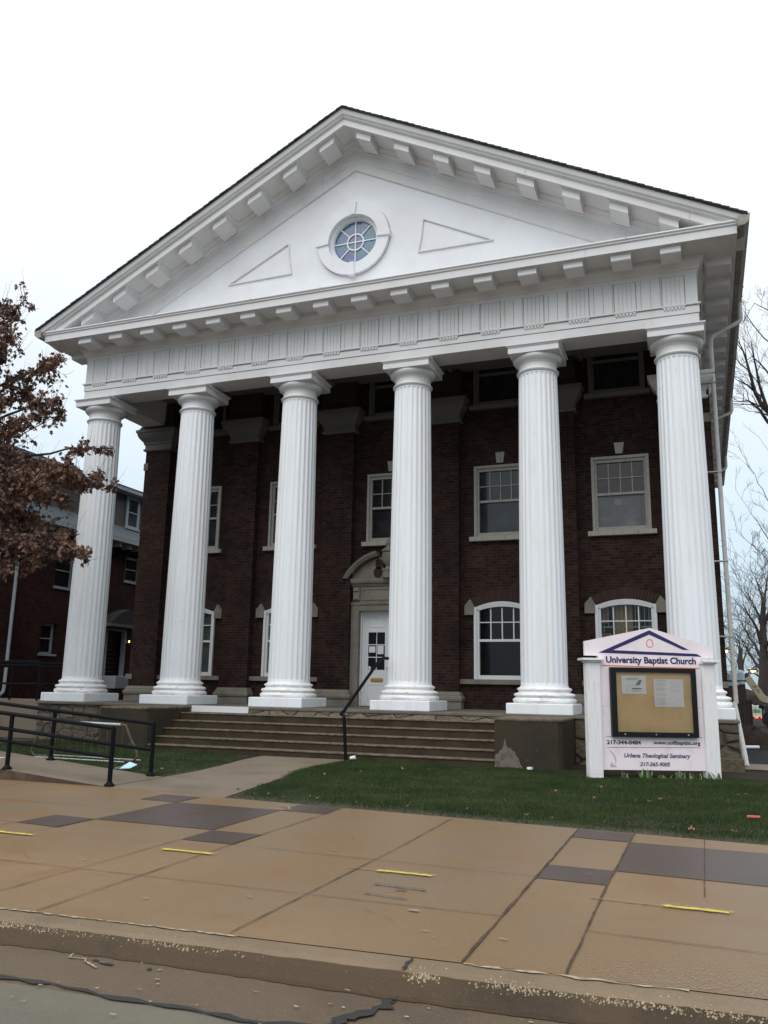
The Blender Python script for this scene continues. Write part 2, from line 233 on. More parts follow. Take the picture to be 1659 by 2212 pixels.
# ------------------------------------------------------------------ mesh helpers
def wloc(o):
    v = Vector((0, 0, 0))
    while o is not None: v += o.location; o = o.parent
    return v
class MB:
    def __init__(s): s.v = []; s.f = []; s.m = []; s.mi = 0; s.sm = []
    def add(s, vs, fs, smooth=False):
        k = len(s.v); s.v.extend([tuple(p) for p in vs])
        for f in fs: s.f.append(tuple(i+k for i in f)); s.m.append(s.mi); s.sm.append(smooth)
    def box(s, x0, x1, y0, y1, z0, z1):
        if x0 > x1: x0, x1 = x1, x0
        if y0 > y1: y0, y1 = y1, y0
        if z0 > z1: z0, z1 = z1, z0
        s.add([(x0,y0,z0),(x1,y0,z0),(x1,y1,z0),(x0,y1,z0),(x0,y0,z1),(x1,y0,z1),(x1,y1,z1),(x0,y1,z1)],
              [(0,3,2,1),(4,5,6,7),(0,1,5,4),(1,2,6,5),(2,3,7,6),(3,0,4,7)])
    def prism(s, poly, a0, a1, axis='y', smooth=False):
        """poly: 2-D points; axis y: (x,z); axis x: (y,z); axis z: (x,y)"""
        n = len(poly)
        def P3(p, a): return {'y': (p[0], a, p[1]), 'x': (a, p[0], p[1]), 'z': (p[0], p[1], a)}[axis]
        vs = [P3(p, a0) for p in poly] + [P3(p, a1) for p in poly]
        fs = [(i, (i+1) % n, n+(i+1) % n, n+i) for i in range(n)]
        s.add(vs, fs, smooth)
        s.add([P3(p, a0) for p in poly], [tuple(range(n-1, -1, -1))]); s.add([P3(p, a1) for p in poly], [tuple(range(n))])
    def lathe(s, prof, cx=0, cy=0, n=32, smooth=True):
        k = len(prof); vs = []
        for r_, z in prof:
            for i in range(n):
                a = 2*PI*i/n; vs.append((cx+r_*math.cos(a), cy+r_*math.sin(a), z))
        fs = [(j*n+i, j*n+(i+1) % n, (j+1)*n+(i+1) % n, (j+1)*n+i) for j in range(k-1) for i in range(n)]
        fs.append(tuple(range(n-1, -1, -1))); fs.append(tuple((k-1)*n+i for i in range(n)))
        s.add(vs, fs, smooth)
    def tube(s, pts, r, n=8, smooth=True, closed=False):
        pts = [Vector(p) for p in pts]; rs = r if isinstance(r, (list, tuple)) else [r]*len(pts)
        vs = []; prev = None
        for i, p in enumerate(pts):
            d = (pts[min(i+1, len(pts)-1)]-pts[max(i-1, 0)]).normalized()
            if prev is None: u = d.orthogonal().normalized()
            else: u = (prev-d*prev.dot(d)).normalized()
            prev = u; w_ = d.cross(u)
            for k in range(n):
                a = 2*PI*k/n; vs.append(p+(u*math.cos(a)+w_*math.sin(a))*rs[i])
        m = len(pts)
        fs = [(j*n+k, j*n+(k+1) % n, (j+1)*n+(k+1) % n, (j+1)*n+k) for j in range(m-1) for k in range(n)]
        fs += [tuple(range(n-1, -1, -1)), tuple((m-1)*n+k for k in range(n))]
        s.add(vs, fs, smooth)
    def sheet(s, poly, z): s.add([(x, y, z) for x, y in poly], [tuple(range(len(poly)))])
    def build(s, name, mats, parent=None, origin=None, local=False, bevel=0):
        v = np.array(s.v, dtype=float)
        if local: loc = Vector(origin or (0, 0, 0)); sub = np.array(loc)
        else:
            if origin is None:
                lo, hi = v.min(0), v.max(0); origin = ((lo[0]+hi[0])/2, (lo[1]+hi[1])/2, lo[2])
            sub = np.array(origin, dtype=float); loc = Vector(origin)-(wloc(parent) if parent else Vector((0, 0, 0)))
        v = v-sub
        me = bpy.data.meshes.new(name); me.from_pydata(v.tolist(), [], s.f)
        if isinstance(mats, str): mats = [mats]
        for mn in mats: me.materials.append(MATS[mn])
        me.polygons.foreach_set('material_index', s.m); me.polygons.foreach_set('use_smooth', s.sm)
        me.update()
        if any(s.sm):
            try: me.set_sharp_from_angle(angle=R(35))
            except Exception: pass
        o = bpy.data.objects.new(name, me); COL.objects.link(o); o.location = loc
        if parent: o.parent = parent
        if bevel:
            b = o.modifiers.new('bevel', 'BEVEL'); b.width = bevel; b.segments = 2; b.limit_method = 'ANGLE'; b.angle_limit = R(40)
        return o
def tag(o, label=None, cat=None, group=None, kind=None):
    if label: o['label'] = label
    if cat: o['category'] = cat
    if group: o['group'] = group
    if kind: o['kind'] = kind
    return o
def empty(name, loc, rz=0, **k):
    o = bpy.data.objects.new(name, None); COL.objects.link(o); o.location = loc; o.rotation_euler = (0, 0, rz); o.empty_display_size = 0.3
    return tag(o, **k)
def kids(o): return [c for c in bpy.data.objects if c.parent == o]
def dup(o, delta=(0, 0, 0), parent='same', loc=None):
    """copy of an object with its children"""
    c = o.copy(); COL.objects.link(c); c.parent = o.parent if parent == 'same' else parent
    c.location = Vector(loc) if loc is not None else o.location+Vector(delta)
    for ch in kids(o):
        d = ch.copy(); COL.objects.link(d); d.parent = c
        for g in kids(ch):
            e_ = g.copy(); COL.objects.link(e_); e_.parent = d
    return c
def textmesh(name, body, x0, x1, z0, capz, mname, parent, y, shear=0.0, fat=0.0, depth=0.002):
    """lettering on the plane y (local), from x0 to x1, baseline z0, capital height capz"""
    cu = bpy.data.curves.new(name, 'FONT'); cu.body = body; cu.size = 1; cu.shear = shear; cu.offset = fat; cu.extrude = 0.0; cu.resolution_u = 3
    to = bpy.data.objects.new('tmp', cu); COL.objects.link(to); bpy.context.view_layer.update()
    me = bpy.data.meshes.new_from_object(to.evaluated_get(bpy.context.evaluated_depsgraph_get()))
    bpy.data.objects.remove(to); bpy.data.curves.remove(cu)
    n = len(me.vertices); a = np.empty(n*3); me.vertices.foreach_get('co', a); a = a.reshape(-1, 3)
    sx_ = (x1-x0)/(a[:, 0].max()-a[:, 0].min()); sz_ = capz/0.71
    out = np.stack([x0+(a[:, 0]-a[:, 0].min())*sx_, np.full(n, y), z0+a[:, 1]*sz_], 1)
    me.vertices.foreach_set('co', out.ravel()); me.materials.clear(); me.materials.append(MATS[mname]); me.update(); me.name = name
    o = bpy.data.objects.new(name, me); COL.objects.link(o); o.parent = parent
    return o

G = -0.05       # level of the pavement and lawn
# ================================================================== GROUND
b = MB(); b.sheet([(-600, -600), (700, -600), (700, 900), (-600, 900)], -0.32)
tag(b.build('ground', 'soil'), kind='structure')
b = MB(); b.box(-120, 130, -8.3, 260, -0.31, G-0.012)
tag(b.build('terrain', 'soil'), kind='structure')

def strip(b, pts, wdt, z, wob=0.25, step=0.12):
    """thin irregular strip along a polyline"""
    pts = [Vector((p[0], p[1])) for p in pts]; res = []
    for a_, c_ in zip(pts[:-1], pts[1:]):
        L = (c_-a_).length; k = max(1, int(L/step))
        for i in range(k): res.append(a_.lerp(c_, i/k))
    res.append(pts[-1]); vs = []
    for i, p in enumerate(res):
        d = (res[min(i+1, len(res)-1)]-res[max(i-1, 0)]).normalized(); nn = Vector((-d.y, d.x))
        h = wdt/2*(1+wob*random.uniform(-1, 1)); j = wdt*wob*random.uniform(-.5, .5)
        vs += [(*(p+nn*(h+j)), z), (*(p-nn*(h-j)), z)]
    b.add(vs, [(2*i, 2*i+1, 2*i+3, 2*i+2) for i in range(len(res)-1)])

# kerb lines follow the measured slight skew
def yk(x): return -13.50+0.045*(x-13.5)
def yl(x): return -8.62-0.085*(x-12.5) if x > 9.38 else -8.36
b = MB(); z = G
b.sheet([(-60, yk(-60)), (90, yk(90)), (90, -9.6), (15.6, -8.92), (12.47, -8.62), (9.38, -8.36), (7.3, -8.13), (-60, -8.13)], z)
b.mi = 1
for poly in ([(8.55,-8.45),(9.12,-8.50),(9.12,-9.02),(8.57,-8.98)], [(9.12,-9.02),(10.53,-9.03),(10.57,-10.53),(9.13,-10.50)],
             [(8.57,-10.44),(9.12,-10.50),(9.15,-11.07),(8.58,-11.02)], [(10.57,-10.55),(11.12,-10.56),(11.13,-11.12),(10.58,-11.10)],
             [(10.52,-8.51),(11.08,-8.54),(11.10,-9.06),(10.53,-9.02)],
             [(13.85,-8.80),(14.41,-8.86),(14.40,-9.37),(13.86,-9.32)], [(13.87,-10.76),(14.40,-10.78),(14.40,-11.33),(13.88,-11.30)],
             [(14.41,-9.37),(16.0,-9.42),(15.98,-10.88),(14.40,-10.78)]):
    b.sheet(poly, z+0.004)
b.mi = 2
for pts, wd in (([(11.2,-13.6),(11.13,-11.13),(11.1,-8.5)], .009), ([(12.53,-13.53),(12.52,-10.4),(12.47,-8.62)], .009), ([(13.89,-13.48),(13.87,-11.29),(13.85,-8.78)], .015),
                ([(14.42,-13.45),(14.40,-11.33),(14.41,-8.85)], .013), ([(15.07,-11.4),(15.07,-8.92)], .009), ([(11.13,-11.13),(12.35,-11.2),(13.87,-11.26)], .007),
                ([(10.62,-13.6),(10.58,-11.1)], .007), ([(9.13,-11.07),(9.12,-8.4)], .007), ([(6.0,-10.98),(8.57,-11.02)], .008), ([(8.57,-11.0),(8.6,-13.6)], .010),
                ([(6.2,-13.6),(6.2,-8.2)], .012), ([(16.6,-13.4),(16.6,-9.0)], .02), ([(3.6,-13.6),(3.6,-8.2)], .012), ([(0.6,-13.6),(0.6,-8.2)], .012)):
    strip(b, pts, wd, z+0.008, 0.5)
b.mi = 3
for pts in ([(9.2,-12.50),(13.87,-12.5)], [(14.42,-12.62),(17.5,-12.75)], [(9.13,-10.5),(9.1,-13.5)], [(5,-9.85),(8.57,-9.75)], [(9.8,-10.5),(9.85,-9.0)]):
    strip(b, pts, .008, z+0.008, 0.4)
b.mi = 4
for x0, x1, y, t_ in ((8.80,9.27,-11.54,.044), (10.73,11.22,-11.59,.042), (12.70,13.14,-11.60,.042), (14.82,15.22,-11.81,.046)):
    strip(b, [(x0, y), (x1-.1, y-.01), (x1, y-.012)], t_, z+0.012, 0.35, 0.03)
for x0, x1, y in ((8.80, 9.27, -11.54), (10.73, 11.22, -11.59), (12.70, 13.14, -11.60), (14.82, 15.22, -11.81)):
    for i in range(260):
        x = random.uniform(x0-.02, x1+.03); yy = y+random.gauss(0, .026); r_ = random.uniform(.0012, .0035); b.add([(x-r_, yy-r_, z+.0125), (x+r_, yy-r_, z+.0125), (x+r_, yy+r_, z+.0125), (x-r_, yy+r_, z+.0125)], [(0, 1, 2, 3)])
b.mi = 5
strip(b, [(14.35,-11.79),(14.82,-11.81)], .02, z+0.012, .6, .03); strip(b, [(12.45,-11.59),(12.71,-11.6)], .015, z+0.012, .6, .03)
b.mi = 6
strip(b, [(12.84,-12.03),(13.24,-12.07)], .022, z+0.012, .5, .02); strip(b, [(13.04,-12.15),(13.07,-12.12),(13.12,-12.14)], .02, z+0.012, .5, .02); strip(b, [(12.88,-12.32),(13.2,-12.36)], .016, z+0.012, .8, .02)
b.mi = 8
for i in range(1500):
    x = random.gauss(15.1, .45); y = yk(x)+.03+abs(random.gauss(0, .19)); a_ = random.random()*6; r_ = random.uniform(.002, .006)
    b.add([(x+r_*math.cos(a_+k*2.1), y+r_*math.sin(a_+k*2.1), z+.0045) for k in range(3)], [(0, 1, 2)])
b.mi = 7
strip(b, [(10.34,-8.72),(10.44,-8.75),(10.52,-8.8),(10.62,-8.98)], .018, z+0.012, .6, .02); strip(b, [(10.38,-8.99),(10.7,-9.02)], .018, z+0.012, .6, .02)
strip(b, [(12.34,-8.82),(12.55,-8.80)], .015, z+0.012, .6, .02); strip(b, [(13.3,-12.62),(13.38,-12.63)], .02, z+0.012, .6, .02)
b.mi = 3
for (x, y, n_, a_) in ((9.6, -12.2, 9, .4), (11.8, -10.1, 7, -.9), (14.9, -12.7, 8, .2), (12.9, -9.3, 6, 1.3), (13.3, -12.9, 7, 2.6)):
    pl_ = [(x, y)]
    for k in range(n_): a_ += random.uniform(-.6, .6); x += .05*math.cos(a_); y += .05*math.sin(a_); pl_.append((x, y))
    strip(b, pl_, .0035, z+0.009, .6, .03)
b.mi = 7
for i in range(26):
    x = random.uniform(9.5, 16); y = random.uniform(-13.3, -9.3); strip(b, [(x, y), (x+random.uniform(.015, .05), y+random.uniform(-.02, .02))], .012, z+0.012, .5, .01)
b.mi = 0
for i in range(0):
    x = random.gauss(15.2, .45); y = -13.40+abs(random.gauss(0, .18)); a_ = random.random()*6
    strip(b, [(x, y), (x+.014*math.cos(a_), y+.014*math.sin(a_))], .008, z+0.012, .6, .01)
tag(b.build('sidewalk', ['sidewalk_concrete', 'paver_concrete', 'joint_dirt', 'faint_joint', 'yellow_paint', 'faint_yellow', 'blue_paint', 'white_mark', 'pale_fleck'], origin=(12, -11, G)), kind='structure')

# kerb: real rolled step
b = MB(); prof = [(0.0, G-0.004), (-0.15, G-0.002), (-0.215, G-0.010), (-0.262, G-0.030), (-0.292, G-0.062), (-0.318, G-0.088)]
xs = [-60, -20, 0, 6, 8]+[9+i*0.06 for i in range(150)]+[19, 24, 40, 90]
vs = []; 
for x in xs:
    for j, (dy, dz) in enumerate(prof):
        jj = random.uniform(-.003, .003) if 1 <= j <= 4 else 0
        vs.append((x, yk(x)+dy+jj, dz+jj*0.6))
    vs.append((x, yk(x)+0.0, -0.3))
n = len(prof)+1
for i in range(len(xs)-1):
    for j in range(len(prof)-1):
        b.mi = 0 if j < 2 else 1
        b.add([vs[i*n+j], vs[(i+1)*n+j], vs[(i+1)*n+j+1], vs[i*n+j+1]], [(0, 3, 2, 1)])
b.mi = 2
strip(b, [(9, yk(9)-.012), (11.2, yk(11.2)-.01), (12.6, yk(12.6)-.012)], .016, G+0.003, .9, .03); strip(b, [(13.9, yk(13.9)-.02), (15.0, yk(15.0)-.02)], .022, G+0.003, .8, .04)
b.mi = 3
strip(b, [(13.63, yk(13.6)-.03), (13.64, yk(13.6)-.2)], .02, G+.004, .5, .03)
b.mi = 4
for i in range(1250):
    cxx, csd = random.choice([(11.35, .25), (11.35, .25), (12.35, .22), (13.75, .04), (14.2, .10), (14.75, .30), (14.95, .35), (14.95, .35), (10.0, .4), (16.5, .5)])
    x = random.gauss(cxx, csd); tt = random.gauss(.236, .013) if random.random() < .9 else random.gauss(.20, .05)
    zz = G+.001-float(np.interp(tt, [0, .15, .215, .262, .292, .318], [.004, .002, .010, .030, .062, .088])); r_ = random.uniform(.002, .0085)*random.uniform(.5, 1); h_ = random.uniform(.3, 1.2)*r_
    b.add([(x-r_, yk(x)-tt+r_*.2, zz), (x-r_*.2, yk(x)-tt-r_, zz-r_*.5), (x+r_, yk(x)-tt-r_*.1, zz), (x+r_*.1, yk(x)-tt+r_, zz+r_*.4), (x, yk(x)-tt, zz+h_+r_*.5)], [(0, 1, 4), (1, 2, 4), (2, 3, 4), (3, 0, 4)])
tag(b.build('kerb', ['kerb_concrete', 'kerb_face', 'curb_seal', 'tar', 'chip_stone'], origin=(12, -13.5, G)), kind='structure')
ZR = G-0.088
b = MB(); b.add([(-60, yk(-60)-.31, ZR), (90, yk(90)-.31, ZR), (90, yk(90)-.82, ZR-.012), (-60, yk(-60)-.82, ZR-.012)], [(0, 1, 2, 3)][::1])
b.mi = 1
b.add([(-60, yk(-60)-.82, ZR-.012), (90, yk(90)-.82, ZR-.012), (90, -60, ZR-.0), (-60, -60, ZR-.0)], [(0, 1, 2, 3)])
b.mi = 4
strip(b, [(x, yk(x)-.335+.02*math.sin(x*1.7)) for x in np.arange(8, 20, .1)], .05, ZR+.002, .22, .05)
b.mi = 2
strip(b, [(x, yk(x)-.80+.03*math.sin(x*2.3)+.015*math.sin(x*9)) for x in np.arange(8, 20, .1)], .035, ZR-.004, .7, .06)
strip(b, [(13.62, yk(13)-.36), (13.64, yk(13)-.46), (13.60, yk(13)-.55), (13.52, yk(13)-.66), (13.50, yk(13)-.8)], .055, ZR+.003, .7, .03)
strip(b, [(13.66, yk(13)-.30), (13.66, yk(13)-.40)], .018, ZR+.003, .5, .03)
strip(b, [(11.95, yk(12)-.40), (12.1, yk(12)-.43)], .02, ZR+.003, .6, .03)
strip(b, [(12.3, yk(12)-.40), (12.33, yk(12)-.41)], .025, ZR+.003, .6, .02)
b.mi = 3
strip(b, [(11.78, yk(12)-.36), (11.80, yk(12)-.42), (11.90, yk(12)-.405), (11.93, yk(12)-.44), (12.05, yk(12)-.50)], .012, ZR+.004, .4, .01)
for i in range(46):
    x = random.uniform(10.5, 16); y = yk(x)-random.uniform(.33, 1.1); strip(b, [(x, y), (x+random.uniform(.01, .03), y+random.uniform(-.01, .01))], .010, ZR+.004, .5, .01)
tag(b.build('road', ['gutter_pan', 'road_concrete', 'tar', 'curb_seal', 'kerb_face'], origin=(12, -15, ZR)), kind='structure')

# footpath to the steps
PATH = [(6.62,-2.25),(8.5,-2.25),(8.50,-3.62),(8.57,-4.4),(8.78,-5.36),(8.94,-6.0),(9.16,-7.2),(9.38,-8.36),(7.3,-8.12),(7.29,-6.96),(7.26,-5.85),(7.04,-4.64),(6.74,-3.24)]
b = MB(); b.sheet(PATH, G-0.003)
tag(b.build('path', 'path_concrete', origin=(8, -5, G)), kind='structure')

# lawns
LR = [(8.55,-2.30),(8.53,-3.62),(8.60,-4.4),(8.81,-5.36),(8.97,-6.0),(9.19,-7.2),(9.40,-8.40),(10.42,-8.47),(12.47,-8.63),(15.63,-8.96),(23,-9.55),(23,-3.6),(16.6,-2.6),(15.6,-2.15),(13.4,-2.75),(12.72,-2.32)]
LL = [(3.6,-2.28),(6.30,-2.28),(6.60,-3.24),(7.00,-4.64),(7.24,-5.85),(7.20,-6.74),(-8,-6.74),(-8,-0.9),(2.4,-0.9),(2.44,-2.28)]
b = MB(); b.sheet(LR, G-0.006); b.sheet(LL, G-0.006)
tag(b.build('lawn', 'lawn_ground', origin=(12, -5, G)), kind='structure')
def inpoly(px, py, poly):
    inside = np.zeros(len(px), bool); j = len(poly)-1
    for i in range(len(poly)):
        xi, yi = poly[i]; xj, yj = poly[j]
        c = ((yi > py) != (yj > py)) & (px < (xj-xi)*(py-yi)/(yj-yi+1e-12)+xi); inside ^= c; j = i
    return inside
def blades(polys, hts):
    V = []; 
    for poly, dens in polys:
        xs_ = [p[0] for p in poly]; ys_ = [p[1] for p in poly]
        x0, x1, y0, y1 = max(min(xs_), 0), min(max(xs_), 18), min(ys_), max(ys_)
        n = int((x1-x0)*(y1-y0)*dens); px = rng.uniform(x0, x1, n); py = rng.uniform(y0-.04, y1+.02, n)
        k = inpoly(px, py, poly); 
        # ragged edge
        wv = .05*np.sin(px*5.3)+.035*np.sin(px*13.1+1)+.03*np.sin(py*9.7)
        k2 = inpoly(px+rng.normal(0, .03, n)+wv, py+rng.normal(0, .035, n)-np.abs(wv)*.9, poly)
        px, py = px[k2], py[k2]
        clump = 0.5+0.5*np.sin(px*3.1+np.sin(py*2.3)*2)*np.sin(py*2.7+np.sin(px*1.9)*2)
        edge = np.clip((py+8.55+.085*(px-12.5)*(px > 9.4))/.35, .25, 1) if poly is LR else 1.0
        keep = rng.uniform(0, 1, len(px)) < (0.72+0.28*clump)*edge
        px, py, clump = px[keep], py[keep], clump[keep]
        h = rng.uniform(hts[0], hts[1], len(px))*(0.75+0.5*clump); a = rng.uniform(0, 2*PI, len(px)); wd = rng.uniform(.0018, .0042, len(px))
        lx = rng.normal(0, .45, len(px))*h; ly = rng.normal(0, .45, len(px))*h
        c_, s_ = np.cos(a)*wd, np.sin(a)*wd; z0 = np.full(len(px), G-.01)
        V.append(np.stack([np.stack([px-c_, py-s_, z0], 1), np.stack([px+c_, py+s_, z0], 1), np.stack([px+lx, py+ly, z0+.01+h], 1)], 1).reshape(-1, 3))
    V = np.concatenate(V); n = len(V)//3
    me = bpy.data.meshes.new('grass'); me.vertices.add(len(V)); me.vertices.foreach_set('co', V.ravel()); me.loops.add(3*n); me.loops.foreach_set('vertex_index', np.arange(3*n))
    me.polygons.add(n); me.polygons.foreach_set('loop_start', np.arange(n)*3); me.update(); me.validate()
    me.materials.append(MATS['blade']); o = bpy.data.objects.new('grass', me); COL.objects.link(o); return o
o = blades([(LR, 5200), (LL, 3400)], (0.014, 0.044))
tag(o, 'short dark green grass of the lawns beside the path', 'grass', kind='stuff')

# ================================================================== CHURCH
church = empty('church_building', (7.5, 1.0, G), label='dark brick church with six tall white fluted columns and a white pediment', cat='church')
P0 = 0.8711
YW = 2.73                                   # face of the porch wall
BACK = 21.0
WX0, WX1 = -0.50, 15.50
# --- walls with real openings
opens = []
bays = [1.5, 4.5, 7.5, 10.5, 13.5]
for i, cx in enumerate(bays):
    opens.append((cx-.60, cx+.60, 8.86, 10.4)); opens.append((cx-.60, cx+.60, 5.27, 6.97))
    if i != 2: opens.append((cx-.64, cx+.64, 1.68, 3.62))
opens.append((7.5-.85, 7.5+.85, P0, 3.36))
def wall_cells(b, x0, x1, z0, z1, y0, y1, ops):
    X = sorted({x0, x1, *[o[0] for o in ops], *[o[1] for o in ops]}); Z = sorted({z0, z1, *[o[2] for o in ops], *[o[3] for o in ops]})
    X = [x for x in X if x0 <= x <= x1]; Z = [z for z in Z if z0 <= z <= z1]
    def openat(x, z): return any(o[0] < x < o[1] and o[2] < z < o[3] for o in ops)
    for i in range(len(X)-1):
        for j in range(len(Z)-1):
            cx, cz = (X[i]+X[i+1])/2, (Z[j]+Z[j+1])/2
            if openat(cx, cz): continue
            a, c, d, e_ = X[i], X[i+1], Z[j], Z[j+1]
            b.add([(a, y0, d), (c, y0, d), (c, y0, e_), (a, y0, e_)], [(0, 1, 2, 3)])
            for (ddx, ddz, q) in ((-1, 0, [(a, y0, d), (a, y0, e_), (a, y1, e_), (a, y1, d)]), (1, 0, [(c, y0, d), (c, y1, d), (c, y1, e_), (c, y0, e_)]),
                                  (0, -1, [(a, y0, d), (a, y1, d), (c, y1, d), (c, y0, d)]), (0, 1, [(a, y0, e_), (c, y0, e_), (c, y1, e_), (a, y1, e_)])):
                nx = cx+ddx*((c-a)/2+.001); nz = cz+ddz*((e_-d)/2+.001)
                if openat(nx, nz): b.add(q, [(0, 1, 2, 3)])
b = MB(); wall_cells(b, WX0+.02, WX1-.02, G-.2, 10.45, YW, YW+.32, opens); b.build('front_wall', 'brick', church)
b = MB()
b.box(WX0+.02, WX0+.34, YW+.001, BACK, G-.2, 10.44); b.build('side_wall', 'brick', church)
b = MB(); b.box(WX1-.34, WX1-.02, 3.9, BACK, G-.2, 10.44); b.box(WX1-.34, 15.648, YW+.001, 3.899, G-.2, 8.93); b.build('side_wall', 'brick', church)
b = MB(); b.box(WX0+.34, WX1-.34, BACK-.32, BACK-.001, G-.2, 10.44); b.build('rear_wall', 'brick', church)
b = MB(); b.box(WX0+.5, WX1-.5, YW+1.6, YW+1.7, G, 10.4); b.box(WX0+.35, WX1-.35, YW+.33, YW+1.6, 4.2, 4.3); b.box(WX0+.35, WX1-.35, YW+.33, YW+1.6, P0-.1, P0)
b.mi = 1
b.box(12.75, 13.05, YW+.45, YW+.5, 3.0, 3.7); b.box(13.2, 13.62, YW+.40, YW+.45, 2.3, 3.7); b.box(12.75, 13.1, YW+.52, YW+.56, 2.1, 2.75)
b.build('interior', ['room_dark', 'room_wall'], church)
# --- pilasters
def flare_box(b, cx, hw, yf, yb, prof, capx=None):
    """square-plan moulding: prof = (extra, z) rings"""
    vs = []
    for ex, z in prof: vs += [(cx-hw-ex, yf-ex, z), (cx+hw+ex, yf-ex, z), (cx+hw+ex, yb, z), (cx-hw-ex, yb, z)]
    fs = []
    for k in range(len(prof)-1):
        for i in range(3):
            j = (i, i+1, 4+i+1, 4+i) if i < 3 else None; fs.append(tuple(4*k+t for t in j))
        fs.append((4*k+3, 4*k, 4*k+4, 4*k+7))
    fs.append((3, 2, 1, 0)); e4 = 4*(len(prof)-1); fs.append((e4, e4+1, e4+2, e4+3)); b.add(vs, fs)
pil0 = None
for i in range(6):
    cx = 3.0*i; hw = .44
    if i == 0:
        b = MB(); b.box(cx-hw, cx+hw, 2.5, YW+.05, 1.28, 9.74); pil0 = b.build('pilaster', 'brick', church)
        b = MB(); flare_box(b, cx, hw+.02, 2.49, YW+.04, [(.055, P0), (.055, 1.03), (.045, 1.032), (.075, 1.06), (.085, 1.11), (.075, 1.16), (.04, 1.185), (.04, 1.21), (.02, 1.24), (.0, 1.285)]); b.build('pilaster_base', 'limestone', pil0)
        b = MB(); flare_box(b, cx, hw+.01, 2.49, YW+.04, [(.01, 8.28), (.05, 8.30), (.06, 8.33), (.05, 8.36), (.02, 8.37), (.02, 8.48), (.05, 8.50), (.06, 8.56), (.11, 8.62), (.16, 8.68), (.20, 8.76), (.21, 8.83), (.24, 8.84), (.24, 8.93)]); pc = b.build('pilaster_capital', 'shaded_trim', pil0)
        b = MB(); flare_box(b, cx, hw+.01, 2.49, YW+.04, [(.23, 8.9305), (.18, 8.95), (.07, 9.16), (.05, 9.74)]); b.build('capital_flashing', 'lead_dark', pil0)
    elif i == 5:
        cx, hw = 15.10, .55
        b = MB(); b.box(cx-hw, cx+hw, 2.5, YW+.05, 1.28, 9.02); p5 = b.build('pilaster', 'brick', church)
        b = MB(); flare_box(b, cx, hw+.02, 2.49, YW+.04, [(.055, P0), (.055, 1.03), (.045, 1.032), (.075, 1.06), (.085, 1.11), (.075, 1.16), (.04, 1.185), (.04, 1.21), (.02, 1.24), (.0, 1.285)]); b.build('pilaster_base', 'limestone', p5)
        b = MB(); flare_box(b, cx-.06, hw-.02, 2.49, YW+.5, [(.01, 8.28), (.05, 8.30), (.06, 8.33), (.05, 8.36), (.02, 8.37), (.02, 8.48), (.05, 8.50), (.06, 8.56), (.11, 8.62), (.16, 8.68), (.20, 8.76), (.21, 8.83), (.24, 8.84), (.24, 8.93)]); b.build('pilaster_capital', 'white_paint', p5)
    else: dup(pil0, (3.0*i, 0, 0))
# stone blocks let into the brick corners
b = MB()
for x0, x1 in ((-.47, -.33), (15.45, 15.665)):
    b.box(x0-.012, x1, 2.485, YW+.02, 7.70, 7.92); b.box(x0-.012, x1, 2.485, YW+.02, 1.48, 1.62)
b.box(-.55, -.44, 2.49, YW+.5, 1.48, 1.62)
b.build('corner_stone', 'limestone', church)

# --- windows
def sash(b, cx, z0, z1, hw, y, fw_=.13, top_rows=2, cols=4, meet=None, bars=True, arch=0):
    """frame, rails and glazing bars, outer half width hw"""
    gi = hw-fw_
    b.box(cx-hw, cx-hw+.07, y-.07, y+.10, z0, z1); b.box(cx+hw-.07, cx+hw, y-.07, y+.10, z0, z1)
    b.box(cx-hw+.07, cx-gi, y-.02, y+.10, z0, z1); b.box(cx+gi, cx+hw-.07, y-.02, y+.10, z0, z1)
    if not arch:
        b.box(cx-hw+.001, cx+hw-.001, y-.068, y+.098, z1-.07, z1-.001); b.box(cx-gi, cx+gi, y-.018, y+.096, z1-.15, z1-.07)
    b.box(cx-gi, cx+gi, y-.03, y+.094, z0, z0+.10)
    m_ = meet; b.box(cx-gi, cx+gi, y-.005, y+.09, m_-.03, m_+.03)
    zt = z1-.15 if not arch else z1-.05
    if bars:
        for k in range(1, cols): xx = cx-gi+2*gi*k/cols; b.box(xx-.012, xx+.012, y+.01, y+.06, m_+.03, zt+(0.12 if arch else 0))
        b.box(cx-gi, cx+gi, y+.012, y+.058, (m_+zt)/2-.011, (m_+zt)/2+.011)
    return gi, zt
def seg_arc(cx, hw, z_s, z_t, n=12):
    """points of a segmental arch from right to left"""
    s_ = z_t-z_s; r_ = (hw*hw+s_*s_)/(2*s_); zc = z_t-r_; a0 = math.asin(hw/r_)
    return [(cx+r_*math.sin(a0-2*a0*i/n), zc+r_*math.cos(a0-2*a0*i/n)) for i in range(n+1)]
# second storey
def upper_window(cx, z0, z1, meet, bars, gtop, glow, key):
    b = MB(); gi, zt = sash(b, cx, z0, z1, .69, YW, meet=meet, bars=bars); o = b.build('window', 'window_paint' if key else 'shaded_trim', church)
    b = MB(); b.add([(cx-gi, YW+.045, meet), (cx+gi, YW+.045, meet), (cx+gi, YW+.045, zt+.02), (cx-gi, YW+.045, zt+.02)], [(0, 1, 2, 3)])
    b.mi = 1; b.add([(cx-gi, YW+.06, z0+.08), (cx+gi, YW+.06, z0+.08), (cx+gi, YW+.06, meet), (cx-gi, YW+.06, meet)], [(0, 1, 2, 3)])
    b.build('glass', [gtop, glow], o)
    b = MB(); b.box(cx-.81, cx+.81, YW-.13, YW+.06, z0-.12, z0-.002); b.build('sill', 'sill_stone' if key else 'shaded_trim', o, bevel=.008)
    if key:
        b = MB(); b.prism([(cx-.085, z1+.06), (cx+.085, z1+.06), (cx+.12, z1+.34), (cx-.12, z1+.34)], YW-.05, YW+.05); b.build('keystone', 'sill_stone', o)
    return o
